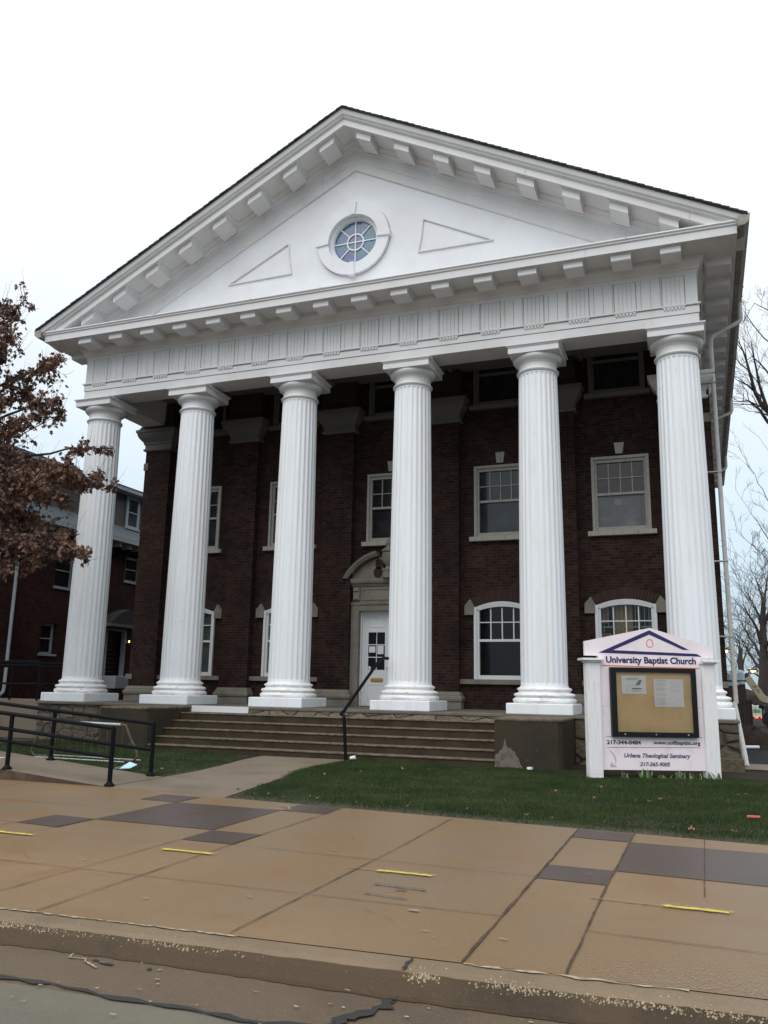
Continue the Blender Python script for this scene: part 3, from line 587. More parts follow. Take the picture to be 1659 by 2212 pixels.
w2 = upper_window(bays[2], 5.20, 7.08, 6.13, True, 'dark_glass', 'dark_glass', True)
for k in (0, 1, 3): dup(w2, (bays[k]-bays[2], 0, 0))
w2r = upper_window(bays[4], 5.20, 7.08, 6.13, True, 'red_reflection_glass', 'screen_glass', True)
b = MB(); b.add([(13.42+.11*math.cos(a)*random.uniform(.7, 1.1), YW+.052, 5.92+.10*math.sin(a)*random.uniform(.7, 1.2)) for a in np.linspace(0, 2*PI, 15)[:-1]], [tuple(range(13, -1, -1))]); b.build('screen_tear', 'tear_grey', w2r)
b = MB(); b.tube([(13.98, YW+.05, 6.08), (13.95, YW+.05, 5.7), (13.96, YW+.05, 5.32)], .006, 5); b.build('blind_cord', 'fallen_leaf', w2r)
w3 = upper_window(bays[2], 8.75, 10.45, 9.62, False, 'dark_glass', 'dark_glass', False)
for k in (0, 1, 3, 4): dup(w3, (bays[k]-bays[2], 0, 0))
# ground floor arched windows
def arched_window(cx, blinds=False, bars=False):
    z0, zs, zt, hw = 1.60, 3.37, 3.53, .71
    b = MB(); gi, _ = sash(b, cx, z0, 3.40, hw, YW, meet=2.56, bars=False, arch=1)
    arc_o = seg_arc(cx, hw, zs, zt); arc_i = seg_arc(cx, gi, zs-.06, zt-.13)
    for i in range(12):
        p, q_, r_, s_ = arc_o[i], arc_o[i+1], arc_i[i+1], arc_i[i]
        b.add([(p[0], YW-.07, p[1]), (q_[0], YW-.07, q_[1]), (r_[0], YW-.045, r_[1]), (s_[0], YW-.045, s_[1]), (r_[0], YW+.09, r_[1]), (s_[0], YW+.09, s_[1])], [(3, 2, 1, 0), (2, 3, 5, 4)])
    for k in (1, 2, 3): xx = cx-gi+2*gi*k/4; b.box(xx-.013, xx+.013, YW+.01, YW+.06, 2.58, 3.38 if k == 2 else 3.36)
    b.box(cx-gi, cx+gi, YW+.012, YW+.058, 3.0, 3.024)
    o = b.build('window', 'fresh_window_paint', church)
    b = MB(); b.add([(cx-gi, YW+.05, z0+.08), (cx+gi, YW+.05, z0+.08), (cx+gi, YW+.05, 3.5), (cx-gi, YW+.05, 3.5)], [(0, 1, 2, 3)]); b.build('glass', 'clear_glass', o)
    # brick arch and the spandrel above the frame
    b = MB(); ar = seg_arc(cx, hw-.002, zs-.002, zt-.002, 12)
    for i in range(12): b.add([(ar[i][0], YW-.002, ar[i][1]), (ar[i+1][0], YW-.002, ar[i+1][1]), (ar[i+1][0], YW-.002, 3.64), (ar[i][0], YW-.002, 3.64)], [(3, 2, 1, 0)])
    n = 21; s1 = seg_arc(cx, hw+.03, zs+.03, zt+.01, n); s2 = seg_arc(cx, hw+.13, zs+.20, zt+.27, n)
    for i in range(n):
        def L_(a_, c_, t): return (a_[0]+(c_[0]-a_[0])*t, a_[1]+(c_[1]-a_[1])*t)
        p, q_ = L_(s1[i], s1[i+1], .07), L_(s1[i], s1[i+1], .93); r_, s_ = L_(s2[i], s2[i+1], .93), L_(s2[i], s2[i+1], .07)
        b.mi = random.choice((1, 2, 2)); b.prism([s_, r_, q_, p], YW-.022, YW+.01)
    b.build('brick_arch', ['brick', 'arch_brick_a', 'arch_brick_b'], o)
    for s_ in (-1, 1):
        b = MB(); pts = [(s_*.70, 3.20), (s_*.95, 3.20), (s_*.95, 3.43), (s_*.80, 3.60), (s_*.70, 3.42)]
        pts = [(cx+x, z) for x, z in pts]; 
        if s_ > 0: pts = pts[::-1]
        b.prism(pts, YW-.09, YW+.02); b.build('impost', 'limestone', o)
    b = MB(); b.box(cx-1.10, cx+1.10, YW-.10, YW+.05, 1.48, 1.598); b.build('sill', 'limestone', o, bevel=.006)
    if blinds:
        b = MB()
        for k in range(36): zz = 1.72+k*.048; b.add([(cx-gi, YW+.11, zz), (cx+gi, YW+.11, zz), (cx+gi, YW+.135, zz+.036), (cx-gi, YW+.135, zz+.036)], [(0, 1, 2, 3)])
        b.build('blind', 'blind', o)
    if bars:
        b = MB()
        for k in range(11): xx = cx-gi+.05+k*.105; b.box(xx-.011, xx+.011, YW+.14, YW+.155, 2.9 if k % 4 else 2.75, 3.56)
        b.box(cx-gi, cx+gi, YW+.14, YW+.16, 2.86, 2.9)
        b.build('inner_grille', 'blind', o)
    return o
mat('arch_brick_a', (0.040, 0.019, 0.015), 0.85); mat('arch_brick_b', (0.030, 0.015, 0.0125), 0.85)
aw = arched_window(bays[3]); dup(aw, (bays[1]-bays[3], 0, 0)); arched_window(bays[0], blinds=True); arched_window(bays[4], bars=True)

# --- doorway
DX = 7.5
sur = MB()
for s_ in (-1, 1):
    sur.box(DX+s_*1.08, DX+s_*.84, YW-.10, YW+.18, P0, 3.56)
sur.box(DX-.84, DX+.84, YW-.10, YW+.18, 3.34, 3.56)
sur.box(DX-1.085, DX+1.085, YW-.125, YW+.02, 3.50, 3.57)
sur.box(DX-1.03, DX+1.03, YW-.09, YW+.02, 3.57, 3.98)
sur.box(DX-.72, DX+.72, YW-.11, YW-.08, 3.62, 3.65); sur.box(DX-.72, DX+.72, YW-.11, YW-.08, 3.90, 3.93); sur.box(DX-.75, DX-.72, YW-.11, YW-.08, 3.62, 3.93); sur.box(DX+.72, DX+.75, YW-.11, YW-.08, 3.62, 3.93)
flare_box(sur, DX, 1.03, YW-.09, YW+.02, [(0, 3.98), (.03, 4.0), (.05, 4.05), (.10, 4.07), (.12, 4.12), (.13, 4.19)])
doorway = sur.build('door_surround', 'limestone', church, bevel=.006)
for s_ in (-1, 1):
    b = MB(); cx = DX+s_*.90
    b.box(cx-.09, cx+.09, YW-.16, YW-.08, 3.62, 3.96); b.box(cx-.075, cx+.075, YW-.20, YW-.15, 3.86, 3.95); b.box(cx-.06, cx+.06, YW-.185, YW-.15, 3.64, 3.72)
    b.build('console_bracket', 'limestone', doorway, bevel=.01)
# broken segmental pediment
arcs = []
for hw, zt, y0 in ((1.26, 4.95, -.30), (1.20, 4.88, -.26), (1.14, 4.83, -.20)):
    arcs.append((seg_arc(DX, hw, 4.20, zt, 28), y0))
for rng_ in (range(0, 11), range(17, 28)):
  b = MB()
  for (A1, ya), (A2, yb_) in zip(arcs[:-1], arcs[1:]):
    for i in rng_:
        b.add([(A1[i][0], YW+ya, A1[i][1]), (A1[i+1][0], YW+ya, A1[i+1][1]), (A2[i+1][0], YW+ya+.02, A2[i+1][1]), (A2[i][0], YW+ya+.02, A2[i][1]),
               (A1[i][0], YW+.02, A1[i][1]), (A1[i+1][0], YW+.02, A1[i+1][1]), (A2[i+1][0], YW+.02, A2[i+1][1]), (A2[i][0], YW+.02, A2[i][1])],
              [(3, 2, 1, 0), (0, 1, 5, 4), (2, 3, 7, 6), (1, 2, 6, 5), (3, 0, 4, 7)])
  A3 = seg_arc(DX, 1.11, 4.20, 4.80, 28)
  for i in (range(0, 12) if rng_[0] == 0 else range(16, 28)):
    b.add([(A3[i][0], YW-.06, A3[i][1]), (A3[i+1][0], YW-.06, A3[i+1][1]), (A3[i+1][0], YW-.06, 4.19), (A3[i][0], YW-.06, 4.19)], [(3, 2, 1, 0)])
  b.build('broken_pediment', 'limestone', doorway)
b = MB()
b.lathe([(.155, 4.19), (.155, 4.36), (.17, 4.38), (.17, 4.42), (.09, 4.45), (.06, 4.50), (.10, 4.55), (.155, 4.63), (.175, 4.74), (.17, 4.84), (.14, 4.87), (.19, 4.90), (.19, 4.93), (.12, 4.98), (.07, 5.02), (.05, 5.06), (.075, 5.12), (.05, 5.20), (.0, 5.27)], DX, YW-.17, 16)
b.build('urn', 'limestone', doorway)
for s_ in (-1, 1):
    b = MB()
    for (ex, ez, ew, eh) in ((.33, 4.36, .13, .15), (.30, 4.585, .11, .14)):
        ring = [(DX+s_*ex+ew*math.cos(a), ez+eh*math.sin(a)) for a in np.linspace(0, 2*PI, 17)[:-1]]
        b.prism(ring, YW-.068, YW-.05)
    b.build('carved_hollow', 'arch_brick_b', doorway)
textmesh('inscription', 'UNIVERSITY', 6.86-7.5, 8.14-7.5, 3.72-G, 0.11, 'print_stone', doorway, YW-.094-1.0) if False else None
mat('print_stone', (0.24, 0.22, 0.17), 0.9)
ins = textmesh('inscription', 'UNIVERSITY', 6.85, 8.15, 3.72, 0.11, 'print_stone', None, YW-.093)
ins.parent = doorway; ins.location = -wloc(doorway)
# double door
def door_leaf(cx, slot=True):
    hw = .40; y = YW+.14; b = MB()
    gx0, gx1, gz0, gz1 = cx-.235, cx+.235, 1.81, 2.79
    def fr(x0, x1, z0, z1, d=0): b.box(x0, x1, y-d, y+.04, z0, z1)
    fr(cx-hw, gx0, P0+.01, 3.32); fr(gx1, cx+hw, P0+.01, 3.32); fr(gx0, gx1, P0+.01, gz0); fr(gx0, gx1, gz1, 3.32)
    fr(cx-.010, cx+.010, gz0, gz1, -.002)
    for k in (1, 2): zz = gz0+(gz1-gz0)*k/3; fr(gx0, gx1, zz-.012, zz+.012, -.004)
    for (x0, x1, z0, z1) in ((gx0+.01, gx1-.01, 2.92, 3.16), (gx0, gx1, 1.06, 1.44)):
        for a in ((x0, x1, z0, z0+.015), (x0, x1, z1-.015, z1), (x0, x0+.015, z0, z1), (x1-.015, x1, z0, z1)): b.box(a[0], a[1], y-.012, y, a[2], a[3])
    o = b.build('door', 'fresh_window_paint', church, bevel=.003)
    b = MB(); b.add([(gx0, y+.02, gz0), (gx1, y+.02, gz0), (gx1, y+.02, gz1), (gx0, y+.02, gz1)], [(0, 1, 2, 3)]); b.build('glass', 'dark_glass', o)
    if slot:
        b = MB(); b.box(cx-.14, cx+.20, y-.018, y, 1.50, 1.60); b.box(cx-.11, cx+.17, y-.026, y-.018, 1.525, 1.575); b.build('mail_slot', 'brass', o, bevel=.003)
        b = MB(); b.box(cx-.21, cx-.03, y-.004, y-.001, 2.26, 2.42); b.build('notice', 'paper', o)
        b = MB(); b.box(cx+.03, cx+.20, y-.004, y-.001, 2.22, 2.44); b.build('notice', 'paper', o)
        b = MB(); b.box(cx-.22, cx-.15, y-.004, y-.001, 1.82, 1.90); b.build('sticker', 'mask_blue', o)
    b = MB(); b.tube([(cx+(.34 if slot else -.34), y-.01, 1.85), (cx+(.34 if slot else -.34), y-.06, 1.85)], .028, 10); b.build('door_handle', 'brass', o)
door_leaf(7.09); door_leaf(7.91, slot=False)
b = MB(); b.box(6.655, 6.69, YW+.05, YW+.18, P0, 3.34); b.box(8.31, 8.345, YW+.05, YW+.18, P0, 3.34); b.box(6.69, 8.31, YW+.05, YW+.18, 3.30, 3.34); b.box(7.493, 7.507, YW+.11, YW+.14, P0, 3.30)
b.build('door_frame', 'fresh_window_paint', church)

# --- porch floor, foundation, steps
PX0, PX1, PY = -0.78, 15.74, -0.70
b = MB(); b.box(PX0, PX1, PY, YW+.2, P0-.065, P0-.001); b.build('porch_floor', 'porch_concrete', church, bevel=.015)
b = MB(); b.box(PX0+.03, 2.5, PY+.05, PY+.45, G-.15, P0-.066); b.box(PX0+.03, PX0+.4, PY+.451, YW, G-.15, P0-.067); b.build('foundation', 'rubble', church)
b = MB(); b.box(12.7, PX1-.03, PY+.03, PY+.45, G-.15, P0-.066); b.box(PX1-.4, PX1-.032, PY+.451, YW, G-.15, P0-.067)
b.box(14.2, PX1+.03, PY-.02, PY+.03, G-.15, .18)
b.build('foundation', 'rock_face', church, bevel=.02)
b = MB(); b.box(3.75, 11.45, PY+.02, PY+.4, .60, P0-.066); b.mi = 1; b.box(3.84, 5.35, PY-.006, PY+.02, .725, P0-.004); b.build('riser_wall', ['patched_stone', 'white_paint'], church)
b = MB(); tops = [.715, .552, .390, .228, .072]
SX0, SX1 = 3.75, 11.45
for k, zt in enumerate(tops):
    yf = PY-.30*(k+1)
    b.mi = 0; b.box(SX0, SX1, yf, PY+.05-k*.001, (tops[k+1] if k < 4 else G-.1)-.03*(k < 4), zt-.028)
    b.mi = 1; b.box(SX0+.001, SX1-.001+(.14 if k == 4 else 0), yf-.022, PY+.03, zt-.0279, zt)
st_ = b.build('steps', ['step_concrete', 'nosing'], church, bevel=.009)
for x0, x1 in ((2.50, 3.75), (11.45, 12.70)):
    b = MB(); ch = .07
    b.prism([(x0, -2.30), (x1-ch, -2.30), (x1, -2.30+ch), (x1, PY+.04), (x0, PY+.04)], G-.12, P0-.085, 'z'); b.mi = 1
    if x0 > 5:
        zz = [(.0, .0), (0.0, .20), (.03, .24), (.07, .25), (.10, .31), (.14, .33), (.165, .41), (.185, .52), (.20, .50), (.215, .40), (.25, .36), (.29, .355), (.33, .31), (.37, .30), (.40, .22), (.45, .17), (.47, .08), (.53, .0)]
        b.prism([(x0+.01+p[0], G+p[1]) for p in zz][::-1], -2.306, -2.29)
    o = b.build('stair_block', ['block_concrete', 'bare_patch'], church, bevel=.025)
    if x0 > 5: tag(o, 'right stair block with a pale bare patch low on its front')
    else: tag(o, 'left stair block with dark weathered faces')
    b = MB(); b.box(x0+.005, x1-.005, -2.31, PY-.001, P0-.085, P0-.03); b.build('block_top', 'nosing', o, bevel=.02)

# --- columns
def make_column():
    cx = 0; o = MB()
    # fluted shaft with entasis
    nf, sub = 24, 8; n = nf*sub
    zs = [1.42, 1.455, 1.480, 1.495, 1.53]+[1.53+(8.22-1.53)*i/14 for i in range(1, 14)]+[8.22, 8.26, 8.290, 8.300, 8.345]
    def rad(z):
        t = (z-1.45)/6.9; return .492-.062*max(0, t)**1.7
    prof = []
    for s_ in range(sub):
        u = s_/sub; prof.append(0 if (u < .12 or u > .88) else math.sin(PI*(u-.12)/.76)**.7)
    vs = []
    for z in zs:
        r_ = rad(z)+(.02 if z < 1.43 else 0)
        d = .013+.010*max(0, (z-1.5)/6.8)**2
        if z <= 1.48 or z >= 8.299: dd = 0
        elif z <= 1.50: dd = 1.4
        elif z >= 8.285: dd = .7
        elif z >= 8.26: dd = .85
        else: dd = 1
        for k in range(n):
            a = 2*PI*k/n; rr = r_-d*dd*prof[k % sub]; vs.append((rr*math.cos(a), rr*math.sin(a), z))
    fs = [(j*n+i, j*n+(i+1) % n, (j+1)*n+(i+1) % n, (j+1)*n+i) for j in range(len(zs)-1) for i in range(n)]
    o.add(vs, fs, True); sh = o.build('column', 'column_paint', church, origin=(0, 0, P0))
    b = MB(); b.box(-.68, .68, -.68, .68, P0, 1.09); b.build('plinth', 'column_paint', sh, bevel=.018)
    b = MB(); b.lathe([(.60, 1.088), (.63, 1.092), (.655, 1.115), (.665, 1.145), (.655, 1.175), (.62, 1.198), (.60, 1.205), (.60, 1.22), (.63, 1.232), (.642, 1.255), (.63, 1.280), (.59, 1.296), (.565, 1.300), (.545, 1.312), (.53, 1.335), (.545, 1.345), (.57, 1.365), (.57, 1.385), (.545, 1.405), (.515, 1.412), (.505, 1.43)], n=64); b.build('base', 'base_paint', sh)
    b = MB(); b.lathe([(.432, 8.34), (.452, 8.348), (.472, 8.37), (.475, 8.39), (.455, 8.412), (.432, 8.42), (.425, 8.45), (.425, 8.55), (.432, 8.560), (.442, 8.562), (.442, 8.575), (.455, 8.577), (.455, 8.592), (.47, 8.595), (.50, 8.615), (.535, 8.65), (.548, 8.685), (.545, 8.715), (.53, 8.742)], n=64); b.build('capital', 'white_paint', sh)
    b = MB(); b.box(-.565, .565, -.565, .565, 8.735, 8.855); b.box(-.47, .47, -.352, .352, 8.93, 9.0299)
    vs = []
    prof = [(.550, 8.855), (.560, 8.868), (.572, 8.878), (.578, 8.892), (.598, 8.905), (.605, 8.912), (.605, 8.94)]
    for h, z in prof: vs += [(-h, -h, z), (h, -h, z), (h, h, z), (-h, h, z)]
    b.add(vs, [(4*k+i, 4*k+(i+1) % 4, 4*k+4+(i+1) % 4, 4*k+4+i) for k in range(len(prof)-1) for i in range(4)]+[(24, 25, 26, 27), (3, 2, 1, 0)])
    b.build('abacus', 'white_paint', sh, bevel=.004)
    return sh
col0 = make_column()
for i in range(1, 6): dup(col0, (3.0*i, 0, 0))

# --- entablature
E = .355; EX0, EX1 = -.488, 15.488
ZS, ZT, ZF = 9.03, 9.455, 10.174
b = MB()
b.box(EX0, EX1, -E, E, ZS, 9.245); b.box(EX0-.02, EX1+.02, -E-.02, E, 9.2455, ZT-.03)
b.box(EX0, EX1, -E+.004, E-.001, ZT+.001, 10.5)
for s_, xo in ((-1, EX0), (1, EX1)):
    xi = xo-s_*.71
    b.box(xo, xi, E+.001, 2.75, ZS, 9.245); b.box(xo+s_*.02, xi, E+.001, BACK, 9.2455, ZT-.03); b.box(xo-s_*.004, xi, E+.001, BACK, ZT+.001, 10.5)
    b.box(xo+s_*.045, xi, -E, BACK, ZT-.0295, ZT)
b.box(EX0-.055, EX1+.055, -E-.060, E-.002, ZT-.0295, ZT+.0005)
ent = b.build('entablature', 'white_paint', church)
b = MB(); b.box(EX0+.71, EX1-.71, E+.001, YW, 9.76, 9.84); 
for k in range(4): b.box(2.4+k*3.4, 2.5+k*3.4, E+.001, YW, 9.70, 9.759)
b.build('porch_ceiling', 'ceiling_paint', church)
# vertical frieze boards: triglyph panels over x = 0..15, metope boards between
def frieze_board(b, x0, x1, y, g=.007): b.box(x0+g, x1-g, y, -E-.0006, ZT+.001, ZF)
for i in range(16):
    b = MB(); x = float(i); h = .225
    for k in range(5): b.box(x-h+k*.09+.003, x-h+(k+1)*.09-.003, -E-.014, -E-.0006, ZT+.001, ZF)

    b.box(x-h-.012, x+h+.012, -E-.034, -E+.02, ZF-.045, ZF+.001)
    b.build('triglyph', 'white_paint', ent)
    b = MB(); b.box(x-h-.01, x+h+.01, -E-.048, -E-.0205, ZT-.052, ZT-.0297)
    for k in range(6):
        gx = x-h+.0375+k*.075; b.prism([(gx-.023, ZT-.098), (gx+.023, ZT-.098), (gx+.017, ZT-.0521), (gx-.017, ZT-.0521)], -E-.052, -E-.0206)
    b.build('guttae', 'white_paint', ent)
b = MB(); b.box(EX0+.01, EX1-.01, -E-.0005, -E+.0035, ZT+.002, ZF-.002); b.box(EX0-.03, EX1+.03, -E-.0215, -E-.0203, ZT-.048, ZT-.030); b.box(EX0-.01, EX1+.01, -E-.0012, -E-.0006, 9.231, 9.244); b.build('board_joints', 'grime_and_shadow', ent)
b = MB()
for i in range(15):
    x0, x1 = i+.237, i+1-.237
    for k, (a, c) in enumerate(((0, .10), (.10, .30), (.30, .50), (.50, .526))): frieze_board(b, x0+a, x0+c, -E-.008, .0055)
frieze_board(b, EX0, -.237, -E-.010); frieze_board(b, 15.237, EX1, -E-.010)
b.box(EX0, EX1, -E-.014, -E+.02, ZF-.028, ZF)
b.build('metope_boards', 'white_paint', ent)

# --- cornice
C = 1.19; KX0, KX1 = -1.29, 16.29; ZC0, ZC1 = 10.525, 10.736
b = MB()
# bed moulding swept round three sides
prof = [(.0, ZF-.03), (.02, ZF), (.03, ZF+.05), (.06, ZF+.06), (.07, ZF+.12), (.11, ZF+.18), (.155, ZF+.22), (.165, ZF+.27), (.165, 10.50)]
def ring_sweep(b, prof, y_end):
    vs = []
    for ex, z in prof:
        vs += [(EX0-ex, y_end, z), (EX0-ex, -E-ex, z), (EX1+ex, -E-ex, z), (EX1+ex, y_end, z)]
    b.add(vs, [(4*k+i, 4*k+i+1, 4*k+5+i, 4*k+4+i) for k in range(len(prof)-1) for i in range(3)])
ring_sweep(b, prof, BACK)
# corona: soffit slab + fascia + stepped lip
b.box(KX0, KX1, -C, -E+.05, 10.50, 10.56)
b.box(KX0, KX1, -C-.001, -C+.08, ZC0-.06+.005, 10.70)
b.box(KX0, KX0+.9, -E+.051, BACK+.8, 10.50, 10.56); b.box(KX1-.9, KX1, -E+.051, BACK+.8, 10.50, 10.56)
b.box(KX0-.001, KX0+.06, -C+.081, BACK+.8, 10.47, 10.70); b.box(KX1-.06, KX1+.001, -C+.081, BACK+.8, 10.47, 10.70)
b.prism([(-C-.002, 10.645), (-C-.03, 10.66), (-C-.035, 10.69), (-C-.055, 10.705), (-C-.055, 10.715), (-C+.05, 10.715)], KX0-.04, KX1+.04, 'x')
b.mi = 1
b.add([(KX0-.04, -C-.062, 10.716), (KX1+.04, -C-.062, 10.716), (KX1+.04, -C-.062, 10.742), (KX0-.04, -C-.062, 10.742), (KX1-.6, -E, 10.83), (KX0+.6, -E, 10.83)], [(0, 1, 2, 3), (3, 2, 4, 5)])
corn = b.build('cornice', ['white_paint', 'flashing'], church)
# modillions on the horizontal cornice
b = MB(); b.prism([(-1.10, 10.50), (-1.10, 10.325), (-1.08, 10.305), (-.64, 10.305), (-.56, 10.38), (-.53, 10.50)], -.205, .205, 'x')
b.box(-.235, .235, -1.135, -.53, 10.455, 10.4985)
m0 = b.build('modillion', 'white_paint', corn, bevel=.004)
for i in range(1, 16): dup(m0, (float(i), 0, 0))
# modillions under the side eaves
for s_, xo in ((-1, 0), (1, 15.0)):
    b = MB(); q = lambda d: xo+s_*d
    pr = [(q(1.20), 10.50), (q(1.20), 10.34), (q(1.18), 10.325), (q(.74), 10.325), (q(.66), 10.40), (q(.65), 10.50)]
    b.prism(pr, -.205, .205, 'y'); b.box(q(1.235), q(.65), -.235, .235, 10.455, 10.4985)
    ms = b.build('modillion', 'white_paint', corn)
    for k in range(1, 21): dup(ms, (0, float(k), 0))

# --- raking cornice and roof
SL = .525; AP = 7.5; RX = -1.46
def ztop(x): x = min(x, 15-x); return 10.815+SL*(x-RX)
b = MB(); stn = [RX, -1.3, -1.1, -.9, -.7, -.5, -.2, 0.2, 3, 7.5]
stn = stn+[15-x for x in stn[::-1][1:]]
rp = [(-1.315, -.045), (-1.31, -.06), (-1.30, -.10), (-1.285, -.16), (-1.245, -.20), (-1.235, -.225), (-1.21, -.235), (-1.205, -.25), (-1.18, -.26), (-1.18, -.385), (-1.19, -.39), (-1.19, -.43), (-1.10, -.43), (-1.10, -.405), (-.56, -.405), (-.55, -.44), (-.49, -.50), (-.47, -.56), (-.44, -.60), (-.435, -.63), (-.415, -.64), (-.41, -.90), (-.395, -.91), (-.385, -.915), (-.38, -1.165), (-.36, -1.18), (-.33, -1.19)]
vs = []
for x in stn:
    for y, dz in rp: vs.append((x, y, max(ztop(x)+dz, 10.60 if y < -1.0 else 10.52)))
n = len(rp); b.add(vs, [(i*n+j, i*n+j+1, (i+1)*n+j+1, (i+1)*n+j) for i in range(len(stn)-1) for j in range(n-1)])
rk = b.build('raking_cornice', 'white_paint', church)
# raking modillions
def rake_mod(x):
    b = MB()
    def blk(x0, x1, y0, y1, d0, d1):
        b.add([(x0, y0, ztop(x0)+d1), (x1, y0, ztop(x1)+d1), (x1, y1, ztop(x1)+d1), (x0, y1, ztop(x0)+d1), (x0, y0, ztop(x0)+d0), (x1, y0, ztop(x1)+d0), (x1, y1, ztop(x1)+d0), (x0, y1, ztop(x0)+d0)],
              [(0, 3, 2, 1), (4, 5, 6, 7), (0, 1, 5, 4), (1, 2, 6, 5), (2, 3, 7, 6), (3, 0, 4, 7)])
    blk(x-.19, x+.19, -1.085, -.50, -.40, -.625); blk(x-.225, x+.225, -1.12, -.50, -.40, -.452)
    return b
ml = rake_mod(1.0).build('raking_modillion', 'white_paint', rk)
for k in (0, 2, 3, 4, 5, 6, 7): dup(ml, (k-1.0, 0, SL*(k-1)))
mr_ = rake_mod(14.0).build('raking_modillion', 'white_paint', rk)
for k in (8, 9, 10, 11, 12, 13, 15): dup(mr_, (k-14.0, 0, SL*(14-k)))
# roof slabs
for s_ in (0, 1):
    b = MB(); xa, xb = (RX-.04, AP) if s_ == 0 else (AP, 15-RX+.04)
    nx = 40; top = []; 
    def q3(x, y, d): return (x, y, ztop(x)+d)
    b.add([q3(xa, -1.345, .012), q3(xb, -1.345, .012), q3(xb, BACK+.9, .012), q3(xa, BACK+.9, .012), q3(xa, -1.345, -.045), q3(xb, -1.345, -.045), q3(xb, BACK+.9, -.045), q3(xa, BACK+.9, -.045)],
          [(0, 1, 2, 3), (7, 6, 5, 4), (4, 5, 1, 0), (5, 6, 2, 1), (6, 7, 3, 2), (7, 4, 0, 3)])
    # shingle courses lapping down the slope, seen at the rake edge
    L = abs(xb-xa); k = int(L/.16)
    for i in range(k):
        x0 = xa+(xb-xa)*i/k; x1 = xa+(xb-xa)*(i+1)/k; lowfirst = s_ == 0
        zl, zh = (.030, .013) if lowfirst else (.013, .030); j = random.uniform(0, .014)
        b.add([(x0, -1.352-j, ztop(x0)+zl), (x1, -1.352-j, ztop(x1)+zh), (x1, BACK+.9, ztop(x1)+zh), (x0, BACK+.9, ztop(x0)+zl), (x0, -1.352-j, ztop(x0)-.02), (x1, -1.352-j, ztop(x1)-.02)], [(0, 1, 2, 3), (4, 5, 1, 0)])
    b.build('roof', 'shingle', church)
b = MB()
for z0, z1 in ((10.44, 10.5),): b.add([(WX0, BACK-.01, 10.44), (WX1, BACK-.01, 10.44), (AP, BACK-.01, ztop(AP)-.1)], [(0, 1, 2)])
b.build('rear_gable', 'brick', church)

# --- tympanum with round window
HZ, HR = 12.395, .70; HX = 7.5; YT = -.33
b = MB()
ztx = lambda x: ztop(x)-1.17
base = 10.75; xl = RX+(base+1.17-10.815)/SL+0.0; xl = (base-(10.815-1.17))/SL+RX; xr = 15-xl
tri = [(xl, base), (xr, base), (AP, ztx(AP))]
angs = sorted(set([2*PI*i/64 for i in range(64)]+[math.atan2(p[1]-HZ, p[0]-HX) % (2*PI) for p in tri]))
def hit(a):
    dx, dz = math.cos(a), math.sin(a); best = 1e9
    for i in range(3):
        p, q_ = tri[i], tri[(i+1) % 3]; ex, ez = q_[0]-p[0], q_[1]-p[1]; det = dx*(-ez)+ex*dz
        if abs(det) < 1e-9: continue
        t_ = ((p[0]-HX)*(-ez)+ex*(p[1]-HZ))/det; u = (dx*(p[1]-HZ)-dz*(p[0]-HX))/det
        if t_ > 0 and -1e-6 <= u <= 1+1e-6: best = min(best, t_)
    return (HX+dx*best, YT, HZ+dz*best)
for a, c in zip(angs, angs[1:]+[angs[0]+2*PI]):
    i0 = (HX+HR*math.cos(a), YT, HZ+HR*math.sin(a)); i1 = (HX+HR*math.cos(c), YT, HZ+HR*math.sin(c))
    b.add([i0, i1, hit(c), hit(a)], [(0, 1, 2, 3)])
tym = b.build('tympanum', 'tympanum_paint', church)
def tri_mould(b, pts, y0, y1, wd=.03):
    for p, q_ in zip(pts, pts[1:]+pts[:1]):
        d = Vector((q_[0]-p[0], q_[1]-p[1])).normalized(); nn = Vector((-d.y, d.x))*wd/2; e2 = d*wd/2
        b.prism([(p[0]-e2.x-nn.x, p[1]-e2.y-nn.y), (q_[0]+e2.x-nn.x, q_[1]+e2.y-nn.y), (q_[0]+e2.x+nn.x, q_[1]+e2.y+nn.y), (p[0]-e2.x+nn.x, p[1]-e2.y+nn.y)], y0, y1)
for s_ in (-1, 1):
    b = MB(); pts = [(HX+s_*1.72, 11.76), (HX+s_*3.58, 11.74), (HX+s_*1.84, 12.62)]
    cpt = (HX+s_*1.80, 12.2); P_ = [pts[0], pts[1], pts[2], cpt]
    for j, (p, q_) in enumerate(zip(P_, P_[1:]+P_[:1])):
        d = Vector((q_[0]-p[0], q_[1]-p[1])).normalized(); nn = Vector((-d.y, d.x))*.014
        poly = [(p[0]-nn.x, p[1]-nn.y), (q_[0]-nn.x, q_[1]-nn.y), (q_[0]+nn.x, q_[1]+nn.y), (p[0]+nn.x, p[1]+nn.y)]
        b.prism(poly, YT-.040-.001*j, YT+.01)
    b.build('triangular_moulding', 'white_paint', tym)
b = MB()
def ring(b, r0, r1, y0, y1, n=64, a0=0, a1=2*PI):
    for i in range(n):
        a, c = a0+(a1-a0)*i/n, a0+(a1-a0)*(i+1)/n
        P_ = lambda r_, t_, y: (HX+r_*math.cos(t_), y, HZ+r_*math.sin(t_))
        b.add([P_(r0, a, y0), P_(r1, a, y0), P_(r1, c, y0), P_(r0, c, y0), P_(r0, a, y1), P_(r1, a, y1), P_(r1, c, y1), P_(r0, c, y1)], [(0, 1, 2, 3), (1, 5, 6, 2), (4, 0, 3, 7)])
ring(b, .67, .965, YT-.10, YT+.16); ring(b, .60, .669, YT+.02, YT+.16); ring(b, .575, .599, YT+.06, YT+.16)
